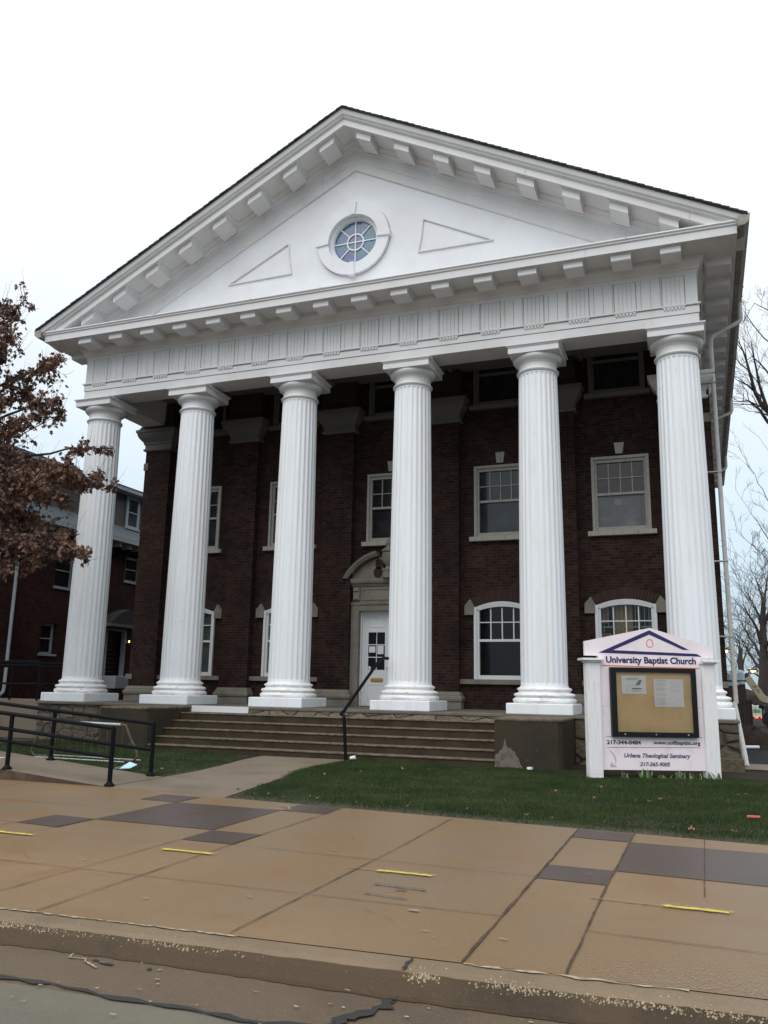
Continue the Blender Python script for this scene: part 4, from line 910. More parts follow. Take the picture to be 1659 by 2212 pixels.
for k in range(4):
    a = k*PI/2; c_, s_ = math.cos(a), math.sin(a); w0, w1 = .055, .085
    pts = [(HX+.655*c_-w0*s_, HZ+.655*s_+w0*c_), (HX+.655*c_+w0*s_, HZ+.655*s_-w0*c_), (HX+1.0*c_+w1*s_, HZ+1.0*s_-w1*c_), (HX+1.0*c_-w1*s_, HZ+1.0*s_+w1*c_)]
    b.prism(pts, YT-.14, YT+.0)
rw = b.build('round_window', 'tympanum_paint', tym)
b = MB(); ring(b, .96, .982, YT-.006, YT+.01); b.build('shadow_outline', 'grime_and_shadow', rw)  # thin dark ring paints the outer shadow of the surround
b = MB(); vs = [(HX+.60*math.cos(a), YT+.12, HZ+.60*math.sin(a)) for a in np.linspace(0, 2*PI, 49)[:-1]]; b.add(vs, [tuple(range(48))]); b.build('stained_glass', 'stained_glass', rw)
b = MB()
ring(b, .205, .235, YT+.085, YT+.125, 32)
for k in range(8):
    a = k*PI/4; r0 = 0 if k % 2 == 0 else .23; c_, s_ = math.cos(a), math.sin(a); hw = .012
    b.prism([(HX+r0*c_-hw*s_, HZ+r0*s_+hw*c_), (HX+r0*c_+hw*s_, HZ+r0*s_-hw*c_), (HX+.58*c_+hw*s_, HZ+.58*s_-hw*c_), (HX+.58*c_-hw*s_, HZ+.58*s_+hw*c_)], YT+.090+.0005*k, YT+.125)
b.build('muntin', 'column_paint', rw)

# --- gutters and downspouts
for s_, xo in ((-1, 0), (1, 15)):
    b = MB(); pr = [(1.30, 10.55), (1.43, 10.56), (1.52, 10.63), (1.545, 10.80), (1.53, 10.80), (1.50, 10.64), (1.42, 10.58), (1.31, 10.57)]
    b.prism([(xo+s_*p[0], p[1]) for p in pr][::s_], -1.33, BACK+.9, 'y')
    b.prism([(xo+s_*p[0], p[1]) for p in [(1.30, 10.55), (1.43, 10.56), (1.52, 10.63), (1.545, 10.80), (1.31, 10.76)]][::s_], -1.342, -1.331, 'y')
    b.mi = 1
    for k in range(6): b.box(xo+s_*1.30, xo+s_*1.56, 2+k*3.5, 2.05+k*3.5, 10.795, 10.806)
    b.build('gutter', ['gutter_paint', 'downspout_paint'], church)
def downspout(y, boot=True):
    b = MB(); r_ = .052; k_ = .03 if boot else -.17
    b.tube([(16.47, y, 10.60), (16.47, y, 10.20), (16.44, y, 10.12), (15.80+k_, y-.05, 9.80), (15.74+k_, y-.06, 9.72), (15.73+k_, y-.1, 9.5), (15.73+k_, y-.1, 5), (15.76+k_, y-.1, 1.15)], r_, 12)
    if boot: b.tube([(15.76, y-.1, 1.16), (15.78, y-.3, .95), (15.83, y-1.7, 0.12), (15.85, y-1.95, G)], [.05, .05, .062, .05], 10)
    for z in (8.6, 6.4, 4.3, 2.6): b.box(15.48, 15.80+k_, y-.17, y-.03, z, z+.025)
    return b
downspout(2.45).build('downspout', 'downspout_paint', church)
downspout(9.6, False).build('downspout', 'downspout_paint', church)
downspout(16.8, False).build('downspout', 'downspout_paint', church)

# ================================================================== STAIR HANDRAIL
hr = empty('handrail', (8.5, -2.4, G), label='single black pipe handrail rising from the foot of the steps to the fourth column', cat='handrail')
b = MB(); b.tube([(8.53, -2.42, G-.05), (8.46, -2.40, .74)], .033, 10); b.build('post', 'black_metal', hr)
b = MB(); b.tube([(8.46, -2.40, .70), (8.455, -2.40, .78), (8.43, -2.38, .815), (8.36, -2.33, .82), (8.375, -2.22, .88), (8.58, -.86, 1.905), (8.605, -.75, 1.965), (8.625, -.66, 1.985), (8.66, -.50, 1.985)], .034, 10); b.build('rail', 'black_metal', hr)

# ================================================================== RAMP with rails
# concrete access ramp: rises to the left, then meets the porch at its left end
b = MB()
def rz(x): return G+0.002+max(0, (7.3-x))*0.078
vs = []
xr_ = [7.35, 7.0, 6.0, 5.0, 4.0, 2.0, 0.0, -2.2, -4.2]
for x in xr_: z = rz(max(x, -2.2)); vs += [(x, -8.12, z), (x, -6.72, z), (x, -8.12, G-.1), (x, -6.72, G-.1)]
fs = []
for i in range(len(xr_)-1):
    a = 4*i; c = 4*(i+1); fs += [(a, a+1, c+1, c)]
b.add(vs, fs); b.mi = 1
for i in range(len(xr_)-1):
    a = 4*i; c = 4*(i+1); b.add([vs[a+2], vs[a], vs[c], vs[c+2]], [(0, 1, 2, 3)]); b.add([vs[a+1], vs[a+3], vs[c+3], vs[c+1]], [(0, 1, 2, 3)])
b.mi = 0
b.box(-4.2, -2.75, -6.71, -0.6, G-.1, rz(-2.2)); b.box(-4.2, PX0-.001, -0.599, 1.4, G-.1, P0-.003)
ramp = tag(b.build('access_ramp', ['path_concrete', 'ramp_side']), 'concrete wheelchair ramp rising leftwards in front of the porch', 'ramp')
def railing(y, posts, xend, label, hgt=.78):
    r0 = empty('ramp_railing', (posts[0], y, G), label=label, cat='railing', group='black ramp railings')
    for x in posts:
        b = MB(); b.tube([(x, y, rz(x)-.02), (x, y, rz(x)+hgt)], .033, 10); b.lathe([(.075, rz(x)), (.07, rz(x)+.02), (.048, rz(x)+.035), (.034, rz(x)+.06)], x, y, 12); b.build('post', 'black_metal', r0)
    for k, h in enumerate((hgt-.005, .555, .385) if y < -7.5 else (hgt-.005, .385)):
        b = MB()
        x0 = posts[0]; pts = [(x0, y, rz(x0)+h), ((x0+xend)/2, y, rz((x0+xend)/2)+h), (xend, y, rz(xend)+h)]
        b.tube(pts, .030 if k == 0 else .026, 10); b.build('rail', 'black_metal', r0)
    return r0
railing(-8.06, [7.38, 5.55, 3.7, 1.85, 0.0, -1.9], -2.0, 'front black pipe railing of the ramp with two lower rails, nearest the pavement')
railing(-6.80, [7.15, 5.22, 3.35, 1.5, -0.4, -1.9], -2.0, 'rear black pipe railing of the ramp, ending beside the lawn')
# upper railings at the left end of the porch
def upper_rail(y, xs_, label, zb):
    r0 = empty('ramp_railing', (xs_[0], y, zb), label=label, cat='railing', group='black ramp railings')
    for x in xs_:
        b = MB(); b.tube([(x, y, zb-.02), (x, y, zb+1.0)], .028, 8); b.build('post', 'black_metal', r0)
    for h in (.99, .90, .42):
        b = MB(); b.tube([(xs_[0], y, zb+h), (xs_[-1], y, zb+h)], .026, 8); b.build('rail', 'black_metal', r0)
upper_rail(-.45, [-1.0, -1.9, -2.9, -4.1], 'near black railing of the upper ramp left of the first column', P0-.003)
upper_rail(1.25, [-0.9, -2.4, -4.1], 'far black railing of the upper ramp behind the first column', P0-.003)

# ================================================================== BIKE RACK
bk = empty('bike_rack', (4.5, -4.95, G), label='old galvanised bike rack bent loops standing on the left lawn', cat='bike rack')
b = MB(); b.tube([(3.40, -4.90, .62), (5.06, -4.88, .60)], .024, 8); b.build('top_bar', 'galvanised', bk)
for x, s_ in ((3.42, -1), (5.08, 1)):
    b = MB(); b.tube([(x, -4.88, .60), (x+s_*.10, -4.88, .585), (x+s_*.20, -4.88, .40), (x+s_*.36, -4.86, .14), (x+s_*.38, -4.86, .04), (x+s_*.30, -4.86, G+.02), (x, -4.86, G+.02)], .022, 8); b.build('end_loop', 'rust_metal', bk)
for y in (-5.10, -4.62):
    b = MB(); b.tube([(3.35, y, G+.02), (5.40, y-.05, G+.02)], .013, 6); b.build('bottom_bar', 'galvanised', bk)
b = MB()
for k in range(10): x = 3.6+k*.17; b.tube([(x, -4.89, .60), (x, -4.88, G+.02)], .005, 5)
b.build('upright_wires', 'rust_metal', bk)

# ================================================================== LITTER AND FALLEN LEAVES
b = MB(); pts = [(6.10,-6.18,G+.03),(6.28,-6.14,G+.045),(6.32,-6.02,G+.09),(6.14,-5.98,G+.12)]
b.add(pts+[(x, y, z-.012) for x, y, z in pts], [(0, 1, 2, 3), (7, 6, 5, 4), (0, 4, 5, 1), (1, 5, 6, 2), (2, 6, 7, 3), (3, 7, 4, 0)])
b.tube([(6.1,-6.18,G+.03),(6.02,-6.2,G+.03),(6.05,-6.05,G+.05),(6.14,-5.98,G+.11)], .003, 5)
tag(b.build('face_mask', 'mask_blue', bevel=.004), 'pale blue disposable face mask dropped beside the ramp', 'face mask')
b = MB(); 
prof = [(.030, 0), (.033, .004), (.037, .10), (.038, .12), (.034, .12), (.030, .015)]
vs = []; n = 14
for r_, z in prof:
    for i in range(n): a = 2*PI*i/n; vs.append((8.63+z*.9, -2.44+r_*math.cos(a), G+.05+r_*math.sin(a)+z*.15))
b.add(vs, [(j*n+i, (j+1)*n+i, (j+1)*n+(i+1) % n, j*n+(i+1) % n) for j in range(len(prof)-1) for i in range(n)]+[tuple(range(n))], True)
tag(b.build('paper_cup', 'litter_white'), 'white paper cup lying at the foot of the stair handrail', 'cup')
b = MB(); b.prism([(4.62,-7.35),(4.74,-7.36),(4.76,-7.29),(4.68,-7.27)], rz(4.7)+.002, rz(4.7)+.012, 'z'); tag(b.build('paper_scrap', 'litter_white'), 'white paper scrap lying on the ramp between its railings', 'litter')
b = MB(); b.prism([(15.52,-7.28),(15.66,-7.25),(15.66,-7.20),(15.53,-7.22)], G+.035, G+.05, 'z'); tag(b.build('wrapper', 'litter_red'), 'red wrapper lying on the right lawn by the frame edge', 'litter')
b = MB(); b.prism([(12.11,-2.60),(12.18,-2.61),(12.21,-2.56),(12.14,-2.53)], G+.02, G+.06, 'z'); tag(b.build('paper_scrap', 'litter_white'), 'crumpled white scrap in the grass below the right stair block', 'litter')
def leaf_poly(s):
    pts = []
    for k in range(14):
        a = 2*PI*k/14; r_ = s*(1.0 if k % 2 == 0 else .55)*(1.0 if k not in (0,) else 1.5); pts.append((r_*math.cos(a)*.9, r_*math.sin(a)*.62))
    return pts
def fallen(x, y, s, lab, mt='fallen_leaf', z=G+.045):
    b = MB(); pl = leaf_poly(s); a = random.random()*6; c_, s_ = math.cos(a), math.sin(a)
    vs = [(x+p[0]*c_-p[1]*s_, y+p[0]*s_+p[1]*c_, z+abs(p[0])*.5+random.uniform(0, .02)) for p in pl]
    b.add(vs+[(x, y, z)], [(i, (i+1) % 14, 14) for i in range(14)])
    tag(b.build('fallen_leaf', mt), lab, 'leaf', 'fallen leaves on the lawns')
fallen(13.18, -6.19, .075, 'curled tan oak leaf in the middle of the right lawn')
fallen(13.70, -5.18, .06, 'tan leaf on the lawn straight below the sign')
fallen(13.76, -6.55, .05, 'yellowish leaf on the right lawn nearest the sign-side middle')
fallen(14.95, -8.70, .07, 'pale leaf at the lawn edge above the large purple paving square')
fallen(11.08, -6.96, .05, 'dark brown leaf at the left part of the right lawn', 'dead_leaf')
fallen(11.56, -2.75, .05, 'pale leaf in the grass before the right stair block')
fallen(10.3, -4.1, .06, 'tan leaf on the lawn near the stair foot')
fallen(9.5, -5.6, .06, 'tan leaf on the lawn near the path edge')
fallen(6.9, -6.2, .07, 'tan leaf on the left lawn beside the path')
fallen(13.9, -3.6, .05, 'tan leaf at the foot of the sign board')
for i in range(34):
    x = random.uniform(9.6, 16); y = random.uniform(-8.6, -2.9) if i < 16 else -8.45-.085*(x-12.0)+abs(random.gauss(0, .22))
    o_l = fallen(x, y, random.uniform(.02, .038), 'tiny scrap of dead leaf scattered in the right lawn', random.choice(('dead_leaf', 'fallen_leaf')))
fallen(9.15, -7.6, .05, 'small reddish leaf lying on the path edge', 'dead_leaf', G+.005)

# ================================================================== CHURCH SIGN
TH = R(24)
sg = empty('church_sign', (13.37, -3.22, G), TH, label='pale pink painted sign board with a blue triangle between two white fluted posts', cat='sign')
zo = -G
for x in (0.0, 2.0):
    b = MB(); nfl = 5; w_, d_ = .115, .10
    b.box(x-w_, x+w_, -d_+.005, d_, 0.0, 1.885)
    for k in range(nfl): x0 = x-w_+.01+k*(2*w_-.02)/nfl; b.box(x0+.006, x0+(2*w_-.02)/nfl-.006, -d_, -d_+.006, 0.06, 1.86)
    for k in range(4): y0 = -d_+.02+k*.043; b.box(x-w_-.005, x-w_+.001, y0, y0+.032, .06, 1.86)
    o = b.build('post', 'sign_post', sg, local=True, bevel=.003)
    b = MB(); b.box(x-.135, x+.135, -.13, .13, 1.885, 1.915); b.box(x-(.195 if x < 1 else .125), x+.175, -.17, .16, 1.915, 1.955); b.build('post_cap', 'sign_post', o, local=True, bevel=.006)
b = MB(); b.prism([(.115+.003, .13), (1.882, .13), (1.882, 2.0), (2.125, 2.0), (2.125, 2.185), (1.03, 2.49), (-.125, 2.24), (-.125, 2.0), (.118, 2.0)][::-1], -.030, .030)
board = b.build('board', 'sign_board', sg, local=True, bevel=.003)
b = MB(); b.box(.12, 1.88, -.0315, -.0305, 1.158, 1.162); b.build('board_seam', 'print_grey', board, local=True)
def flat(name, poly, m_, y=-.033, par=None):
    b = MB(); b.add([(p[0], y, p[1]+zo) for p in poly], [tuple(range(len(poly)))]); return b.build(name, m_, par or board, local=True)
b = MB(); tq = [(.115,2.0),(1.021,2.401),(1.017,2.325),(.37,2.049)]
y_ = -.033
for qd in ([(.115,2.0),(1.021,2.401),(1.017,2.325),(.37,2.049)], [(1.021,2.401),(1.711,2.076),(1.596,2.078),(1.017,2.325)], [(.115,2.0),(.37,2.049),(1.83,2.014),(1.927,1.967)]):
    b.add([(p[0], y_, p[1]+zo) for p in qd], [(3, 2, 1, 0)]); y_ -= .0003
b.build('triangle_emblem', 'navy', board, local=True)
b = MB()
for i in range(32):
    a, c = 2*PI*i/32, 2*PI*(i+1)/32
    b.add([(1.02+rx*math.cos(t), -.034, 2.176+zo+rz_*math.sin(t)) for rx, rz_, t in ((.062, .073, a), (.062, .073, c), (.050, .060, c), (.050, .060, a))], [(0, 1, 2, 3)])
b.build('ring_emblem', 'orange', board, local=True)
flat('orange_line', [(.185,1.778),(.185,1.797),(1.856,1.775),(1.856,1.756)], 'orange')
textmesh('lettering', 'University Baptist Church', .243, 1.815, 1.839+zo, .106, 'navy', board, -.034, fat=.034)
textmesh('lettering', '217-344-0484', .208, .790, .494+zo, .062, 'letter_black', board, -.034, fat=.035)
textmesh('lettering', 'www.uofibaptist.org', 1.0, 1.811, .500+zo, .060, 'letter_black', board, -.034, fat=.028)
textmesh('lettering', 'Urbana Theological Seminary', .494, 1.633, .285+zo, .066, 'letter_purple', board, -.034, shear=.25, fat=.034)
textmesh('lettering', '217-365-9005', .757, 1.275, .148+zo, .062, 'letter_purple', board, -.034, shear=.25, fat=.034)
flat('rule_line', [(.2,.612),(.2,.618),(1.85,.624),(1.85,.618)], 'letter_black'); flat('rule_line', [(.206,.436),(.206,.442),(1.81,.458),(1.81,.452)], 'letter_black')
flat('flame_emblem', [(.22,.412),(.27,.385),(.315,.345),(.35,.29),(.363,.24),(.352,.19),(.335,.165),(.342,.215),(.33,.27),(.295,.335),(.25,.385)][::-1], 'logo_pale')
flat('flame_emblem', [(.255,.13),(.26,.185),(.29,.205),(.30,.165),(.33,.16),(.36,.135),(.36,.125),(.255,.122)][::-1], 'logo_pale')
# display case
b = MB(); fx0, fx1, fz0, fz1 = .287, 1.768, .617+zo, 1.760+zo; ix0, ix1, iz0, iz1 = .385, 1.700, .697+zo, 1.682+zo
for a in ((fx0, fx1, fz0, iz0), (fx0, fx1, iz1, fz1), (fx0, ix0, iz0, iz1), (ix1, fx1, iz0, iz1)): b.box(a[0], a[1], -.115, -.031, a[2], a[3])
cs = b.build('display_case', 'case_black', sg, local=True, bevel=.004)
b = MB(); b.box(ix0-.001, ix1+.001, -.045, -.034, iz0-.001, iz1+.001); b.build('back_panel', 'cork', cs, local=True)
b = MB(); b.add([(ix0, -.100, iz0), (ix1, -.100, iz0), (ix1, -.100, iz1), (ix0, -.100, iz1)], [(0, 1, 2, 3)]); b.build('glass', 'case_glass', cs, local=True)
b = MB()
for x in (.5, 1.03, 1.58): b.lathe([(.012, 0), (.012, .012)], 0, 0, 10)
b = MB()
for x in (.5, 1.03, 1.58):
    b.prism([(x+.012*math.cos(a), fz0+.045+.012*math.sin(a)) for a in np.linspace(0, 2*PI, 9)[:-1]], -.122, -.115)
b.build('screw', 'galvanised', cs, local=True)
def wp(x, y, z): return (13.37+x*math.cos(TH)-y*math.sin(TH), -3.22+x*math.sin(TH)+y*math.cos(TH), z)
def flyer(x0, x1, z0, z1, label, ex):
    r_ = empty('flyer', wp((x0+x1)/2, -.05, z0), TH, label=label, cat='flyer', group='flyers pinned in the display case')
    cx = (x0+x1)/2; b = MB(); n = 8
    vs = [((-1+2*i/n)*(x1-x0)/2, -.006-.004*math.sin(i*1.3)-(.012 if j == 0 and i % 4 == 0 else 0), (z1-z0)*j/3) for j in range(4) for i in range(n+1)]
    b.add(vs, [(j*(n+1)+i, j*(n+1)+i+1, (j+1)*(n+1)+i+1, (j+1)*(n+1)+i) for j in range(3) for i in range(n)], True)
    b.build('sheet', 'flyer', r_, local=True)
    b = MB()
    for (a, c, d, e_, m_) in ex: b.mi = m_; b.add([(a-cx, -.022, d-z0), (c-cx, -.022, d-z0), (c-cx, -.022, e_-z0), (a-cx, -.022, e_-z0)], [(0, 1, 2, 3)])
    b.build('print', ['print_grey', 'leaf_print', 'letter_purple'], r_, local=True)
ex = [(.57,.78,1.575,1.582,0),(.57,.76,1.555,1.560,0),(.66,.83,1.405,1.418,2),(.66,.83,1.37,1.377,0),(.575,.58,1.36,1.45,0)]
ex += [(.73+.01*k,.80-.004*k+.01*k,1.47+.012*k,1.484+.012*k,1) for k in range(7)]
flyer(.49, .915, 1.32, 1.625, 'white landscape flyer with a green leaf print, left in the case', ex)
ex = [(1.10,1.25,1.545,1.55,0)]+[(1.07,1.27-random.uniform(0,.05),1.52-.02*k,1.5225-.02*k,0) for k in range(19) if k % 4]+[(1.32,1.5-random.uniform(0,.1),1.535-.02*k,1.5375-.02*k,0) for k in range(9) if k % 3]
flyer(1.045, 1.56, 1.11, 1.577, 'double page notice of fine print, right in the case', ex)

# iris plants below the board
def iris(x, y, n, h, label, seed):
    rr = random.Random(seed); b = MB()
    for k in range(n):
        a = rr.uniform(0, 2*PI); L = h*.8*rr.uniform(.6, 1.15); ln = rr.uniform(.15, .9); w_ = rr.uniform(.012, .022)
        bx, by = x+rr.uniform(-.09, .09), y+rr.uniform(-.06, .06); dx, dy = math.cos(a), math.sin(a)
        pts = []
        for i in range(5):
            t_ = i/4; ww = w_*(1-t_**2)+.001; px = bx+dx*L*ln*t_*t_; py = by+dy*L*ln*t_*t_; pz = G+L*(t_-.25*ln*t_*t_)
            pts += [(px-dy*ww, py+dx*ww, pz), (px+dy*ww, py-dx*ww, pz)]
        b.add(pts, [(2*i, 2*i+1, 2*i+3, 2*i+2) for i in range(4)])
    tag(b.build('iris_plant', 'iris_leaf'), label, 'plant', 'iris plants under the sign')
for k, (lx, n, h, lab) in enumerate(((.42, 9, .16, 'low spreading clump of strap leaves, leftmost under the sign board'), (.82, 14, .24, 'taller clump of pointed leaves under the left half of the sign'),
                         (1.14, 8, .13, 'small low clump of leaves under the middle of the sign board'), (1.42, 15, .24, 'bushy clump of pointed leaves under the right half of the sign'), (1.66, 9, .17, 'thin clump of leaves just left of the right sign post'), (1.98, 9, .22, 'upright blades growing against the right sign post'))):
    p = wp(lx, -.12, 0); iris(p[0], p[1], n, h, lab, 30+k)

# ================================================================== NEIGHBOURING BUILDING (left)
nb = empty('brick_house', (-9, 6, G), label='three storey brick house with grey pent roof and siding behind the left column', cat='house')
NX, NXU = -6.55, -6.75
b = MB()
nops = [(5.49, 6.25, 2.32, 3.40), (5.90, 6.95, 4.72, 6.0), (9.80, 10.75, 5.40, 6.40), (8.98, 10.2, 1.0, 3.48), (7.1, 7.7, 2.32, 3.4)]
def wall_x(b, xf, xb_, y0, y1, z0, z1, ops):
    Y = sorted({y0, y1, *[o[0] for o in ops], *[o[1] for o in ops]}); Z = sorted({z0, z1, *[o[2] for o in ops], *[o[3] for o in ops]})
    isop = lambda y, z: any(o[0] < y < o[1] and o[2] < z < o[3] for o in ops)
    for i in range(len(Y)-1):
        for j in range(len(Z)-1):
            if isop((Y[i]+Y[i+1])/2, (Z[j]+Z[j+1])/2): continue
            b.box(xb_, xf, Y[i], Y[i+1], Z[j], Z[j+1])
wall_x(b, NX, NX-.3, 3.75, 26, G-.1, 6.95, nops)
b.box(-14, NX+.38, -3.0, 3.749, G-.1, 6.95)
b.box(-14, NX-.301, 25.7, 26, G-.1, 6.95); b.box(-14.3, -14.001, -3, 26, G-.1, 6.95)
b.build('wall', 'brick_neighbour', nb)
b = MB(); b.box(-13.5, NX-.8, 3.85, 25.6, G, 6.9); b.build('interior', 'room_dark', nb)
# pent roof
b = MB(); b.add([(-5.98, -3.4, 6.96), (-5.98, 26.4, 6.96), (NXU, 26.4, 7.62), (NXU, -3.4, 7.62), (-5.98, -3.4, 6.90), (-5.98, 26.4, 6.90), (NXU, 26.4, 7.5), (NXU, -3.4, 7.5)], [(0, 1, 2, 3), (4, 7, 6, 5), (4, 5, 1, 0), (4, 0, 3, 7)])
b.build('pent_roof', 'grey_shingle', nb)
b = MB(); b.box(-6.04, -5.96, -3.42, 26.42, 6.80, 6.935); b.box(-6.62, -6.04, -3.4, 26.4, 6.78, 6.80)
for k in range(46): y = -3+k*.62; b.box(-6.5, -6.08, y, y+.10, 6.62, 6.779)
b.build('eave_trim', 'pale_trim', nb)
b = MB()
for k in range(13): b.box(NXU-.02+.0, NXU+.012, -3.0, 26, 7.50+k*.115, 7.60+k*.115); b.box(NXU-.3, NXU+.002, -3.0, 26, 7.45+k*.115, 7.57+k*.115)
b.build('siding_wall', 'siding', nb)
b = MB(); b.box(NXU-.2, -6.28, -3.3, 26.3, 8.95, 9.0); b.box(-6.33, -6.26, -3.3, 26.3, 8.96, 9.15); b.build('upper_eave', 'pale_trim', nb)
b = MB(); b.add([(-6.22, -3.4, 9.13), (-6.22, 26.4, 9.13), (-10.3, 22, 9.55), (-10.3, 1, 9.55), (-14.3, -3.4, 9.10), (-14.3, 26.4, 9.10)], [(0, 1, 2, 3), (0, 3, 4), (3, 2, 5, 4), (1, 5, 2)]); b.build('roof', 'shingle', nb)
def nwin(y0, y1, z0, z1, x, deep=.12, trim='pale_trim', cas=.09):
    b = MB(); d = x-deep
    for a in ((y0, y0+cas, z0, z1), (y1-cas, y1, z0, z1), (y0+cas, y1-cas, z1-cas, z1), (y0+cas, y1-cas, z0, z0+cas*.7)): b.box(d, d+.06, a[0], a[1], a[2], a[3])
    zm = (z0+z1)/2; b.box(d+.01, d+.05, y0+cas, y1-cas, zm-.02, zm+.02)
    o = b.build('window', trim, nb)
    b = MB(); b.add([(d+.02, y0+cas, z0+.05), (d+.02, y1-cas, z0+.05), (d+.02, y1-cas, z1-cas), (d+.02, y0+cas, z1-cas)], [(0, 1, 2, 3)]); b.build('glass', 'dark_glass', o)
    b = MB(); b.box(d, x+.05, y0-.05, y1+.05, z0-.07, z0-.001); b.build('sill', trim if trim == 'pale_trim' else 'limestone', o)
    return o
nwin(5.49, 6.25, 2.32, 3.40, NX, .2); nwin(5.90, 6.95, 4.72, 6.0, NX, .22); nwin(9.80, 10.75, 5.40, 6.40, NX, .12); nwin(7.1, 7.7, 2.32, 3.4, NX, .15)
for y in (9.75, 14.5): nwin(y, y+.85, 7.62, 8.93, NXU+.11, .08, cas=.13)
b = MB(); b.box(NX-.25, NX-.2, 9.0, 10.18, 1.0, 3.40); b.mi = 1; b.box(NX-.15, NX+.02, 8.98, 9.06, .9, 3.46); b.box(NX-.15, NX+.02, 10.10, 10.2, .9, 3.46); b.box(NX-.15, NX+.02, 9.06, 10.10, 3.38, 3.46)
for k in range(12): b.mi = 2; b.box(NX-.2, NX-.19, 9.1, 9.9, 1.1+k*.17, 1.12+k*.17)
b.build('side_door', ['case_black', 'pale_trim', 'siding'], nb)
b = MB(); b.prism([(8.5, 3.60), (10.6, 3.60), (10.2, 4.0), (9.6, 4.22), (9.0, 4.0)], NX+.002, NX+.55, 'x'); b.mi = 1; b.box(NX+.002, NX+.62, 8.45, 10.65, 3.50, 3.599); b.build('door_canopy', ['shingle', 'grey_shingle'], nb)
b = MB(); b.tube([(NX+.44, 3.62, 6.75), (NX+.44, 3.62, 1.15), (NX+.48, 3.55, 1.0), (NX+.9, 2.9, .85)], .055, 8); b.build('downspout', 'pale_trim', nb)
for y, z in ((7.0, 2.9), (10.32, 3.0)):
    o = MB(); o.box(NX+.0, NX+.08, y-.05, y+.05, z-.12, z-.06); o = o.build('wall_lamp', 'dark_steel', nb); b = MB(); b.lathe([(.01, z-.04), (.03, z), (.015, z+.04)], NX+.08, y, 8); b.build('bulb', 'lamp_glow', o)
b = MB(); b.box(NX+.2, NX+.9, 8.6, 9.9, 1.15, 1.62); tag(b.build('planter_box', 'pale_trim', bevel=.02), 'grey planter box by the side door of the brick house', 'planter')
b = MB(); b.box(NX+.05, NX+1.1, 8.2, 10.6, G-.05, 1.149); tag(b.build('brick_stoop', 'brick_neighbour'), 'brick stoop below the side door of the brick house', 'stoop')

# ================================================================== TREES
def vnoise(): return Vector((random.uniform(-1, 1), random.uniform(-1, 1), random.uniform(-1, 1)))
LEAF = [(0, 0), (.18, .12), (.30, .34), (.42, .16), (.58, .36), (.68, .14), (1.0, 0.0), (.68, -.14), (.58, -.36), (.42, -.16), (.30, -.34), (.18, -.12)]
def add_leaf(b, p, size):
    d = (vnoise()+Vector((0, 0, -.7))).normalized(); u = d.cross(vnoise()).normalized(); nn = d.cross(u)
    vs = [p+d*(x*size)+u*(y*size)+nn*((abs(y)*.5+x*x*.15)*size) for x, y in LEAF]
    k = len(b.v); b.v.extend([tuple(v) for v in vs])
    for f in ((0, 1, 11), (1, 2, 3), (11, 9, 10), (1, 3, 9), (1, 9, 11), (3, 4, 5), (9, 7, 8), (3, 5, 7), (3, 7, 9), (5, 6, 7)):
        b.f.append(tuple(i+k for i in f)); b.m.append(0); b.sm.append(False)
def limb(b, p, d, L, r, depth, maxd, spread, tips, droop=0.0, sides=6, kids_n=(2, 4), jit=.16, minr=.004):
    segs = 5; pts = [p.copy()]; rs = [r]; dd = d.normalized()
    for i in range(segs):
        dd = (dd+vnoise()*jit+Vector((0, 0, -droop))).normalized(); p = p+dd*(L/segs); pts.append(p.copy()); rs.append(max(minr, r*(1-.5*(i+1)/segs)))
    b.tube(pts, rs, max(3, sides-depth))
    if depth >= maxd: tips.append((pts, dd)); return
    n = random.randint(*kids_n)
    for k in range(n):
        t_ = random.uniform(.3, 1) if k else 1.0; i = min(segs, max(1, int(round(t_*segs)))); q_ = pts[i]
        ax = vnoise(); nd = (dd+(ax-dd*ax.dot(dd)).normalized()*spread*random.uniform(.6, 1.2)).normalized()
        limb(b, q_, nd, L*random.uniform(.55, .8), rs[i]*.62, depth+1, maxd, spread, tips, droop, sides, kids_n, jit, minr)
# oak with brown winter leaves
random.seed(11)
TP = Vector((-0.6, -4.4, G))
oak = empty('oak_tree', TP, label='oak with clinging brown leaves reaching in front of the leftmost column', cat='tree')
tb = MB(); tb.tube([TP, TP+Vector((.03, 0, 1.2)), TP+Vector((-.04, .05, 3)), TP+Vector((.02, .1, 5)), TP+Vector((.1, .0, 7.2)), TP+Vector((.05, -.1, 9.5)), TP+Vector((0, 0, 11))], [.26, .21, .19, .17, .13, .08, .03], 12)
tb.build('trunk', 'bark', oak)
bb = MB(); lb = MB(); tips = []
def ray_pt(u, v, Y):
    dvec = fw+rt2*((u-829.5)/F)-up2*((v-1106)/F); s_ = (Y-CY)/dvec.y; return Vector((CX, CY, CZ))+dvec*s_
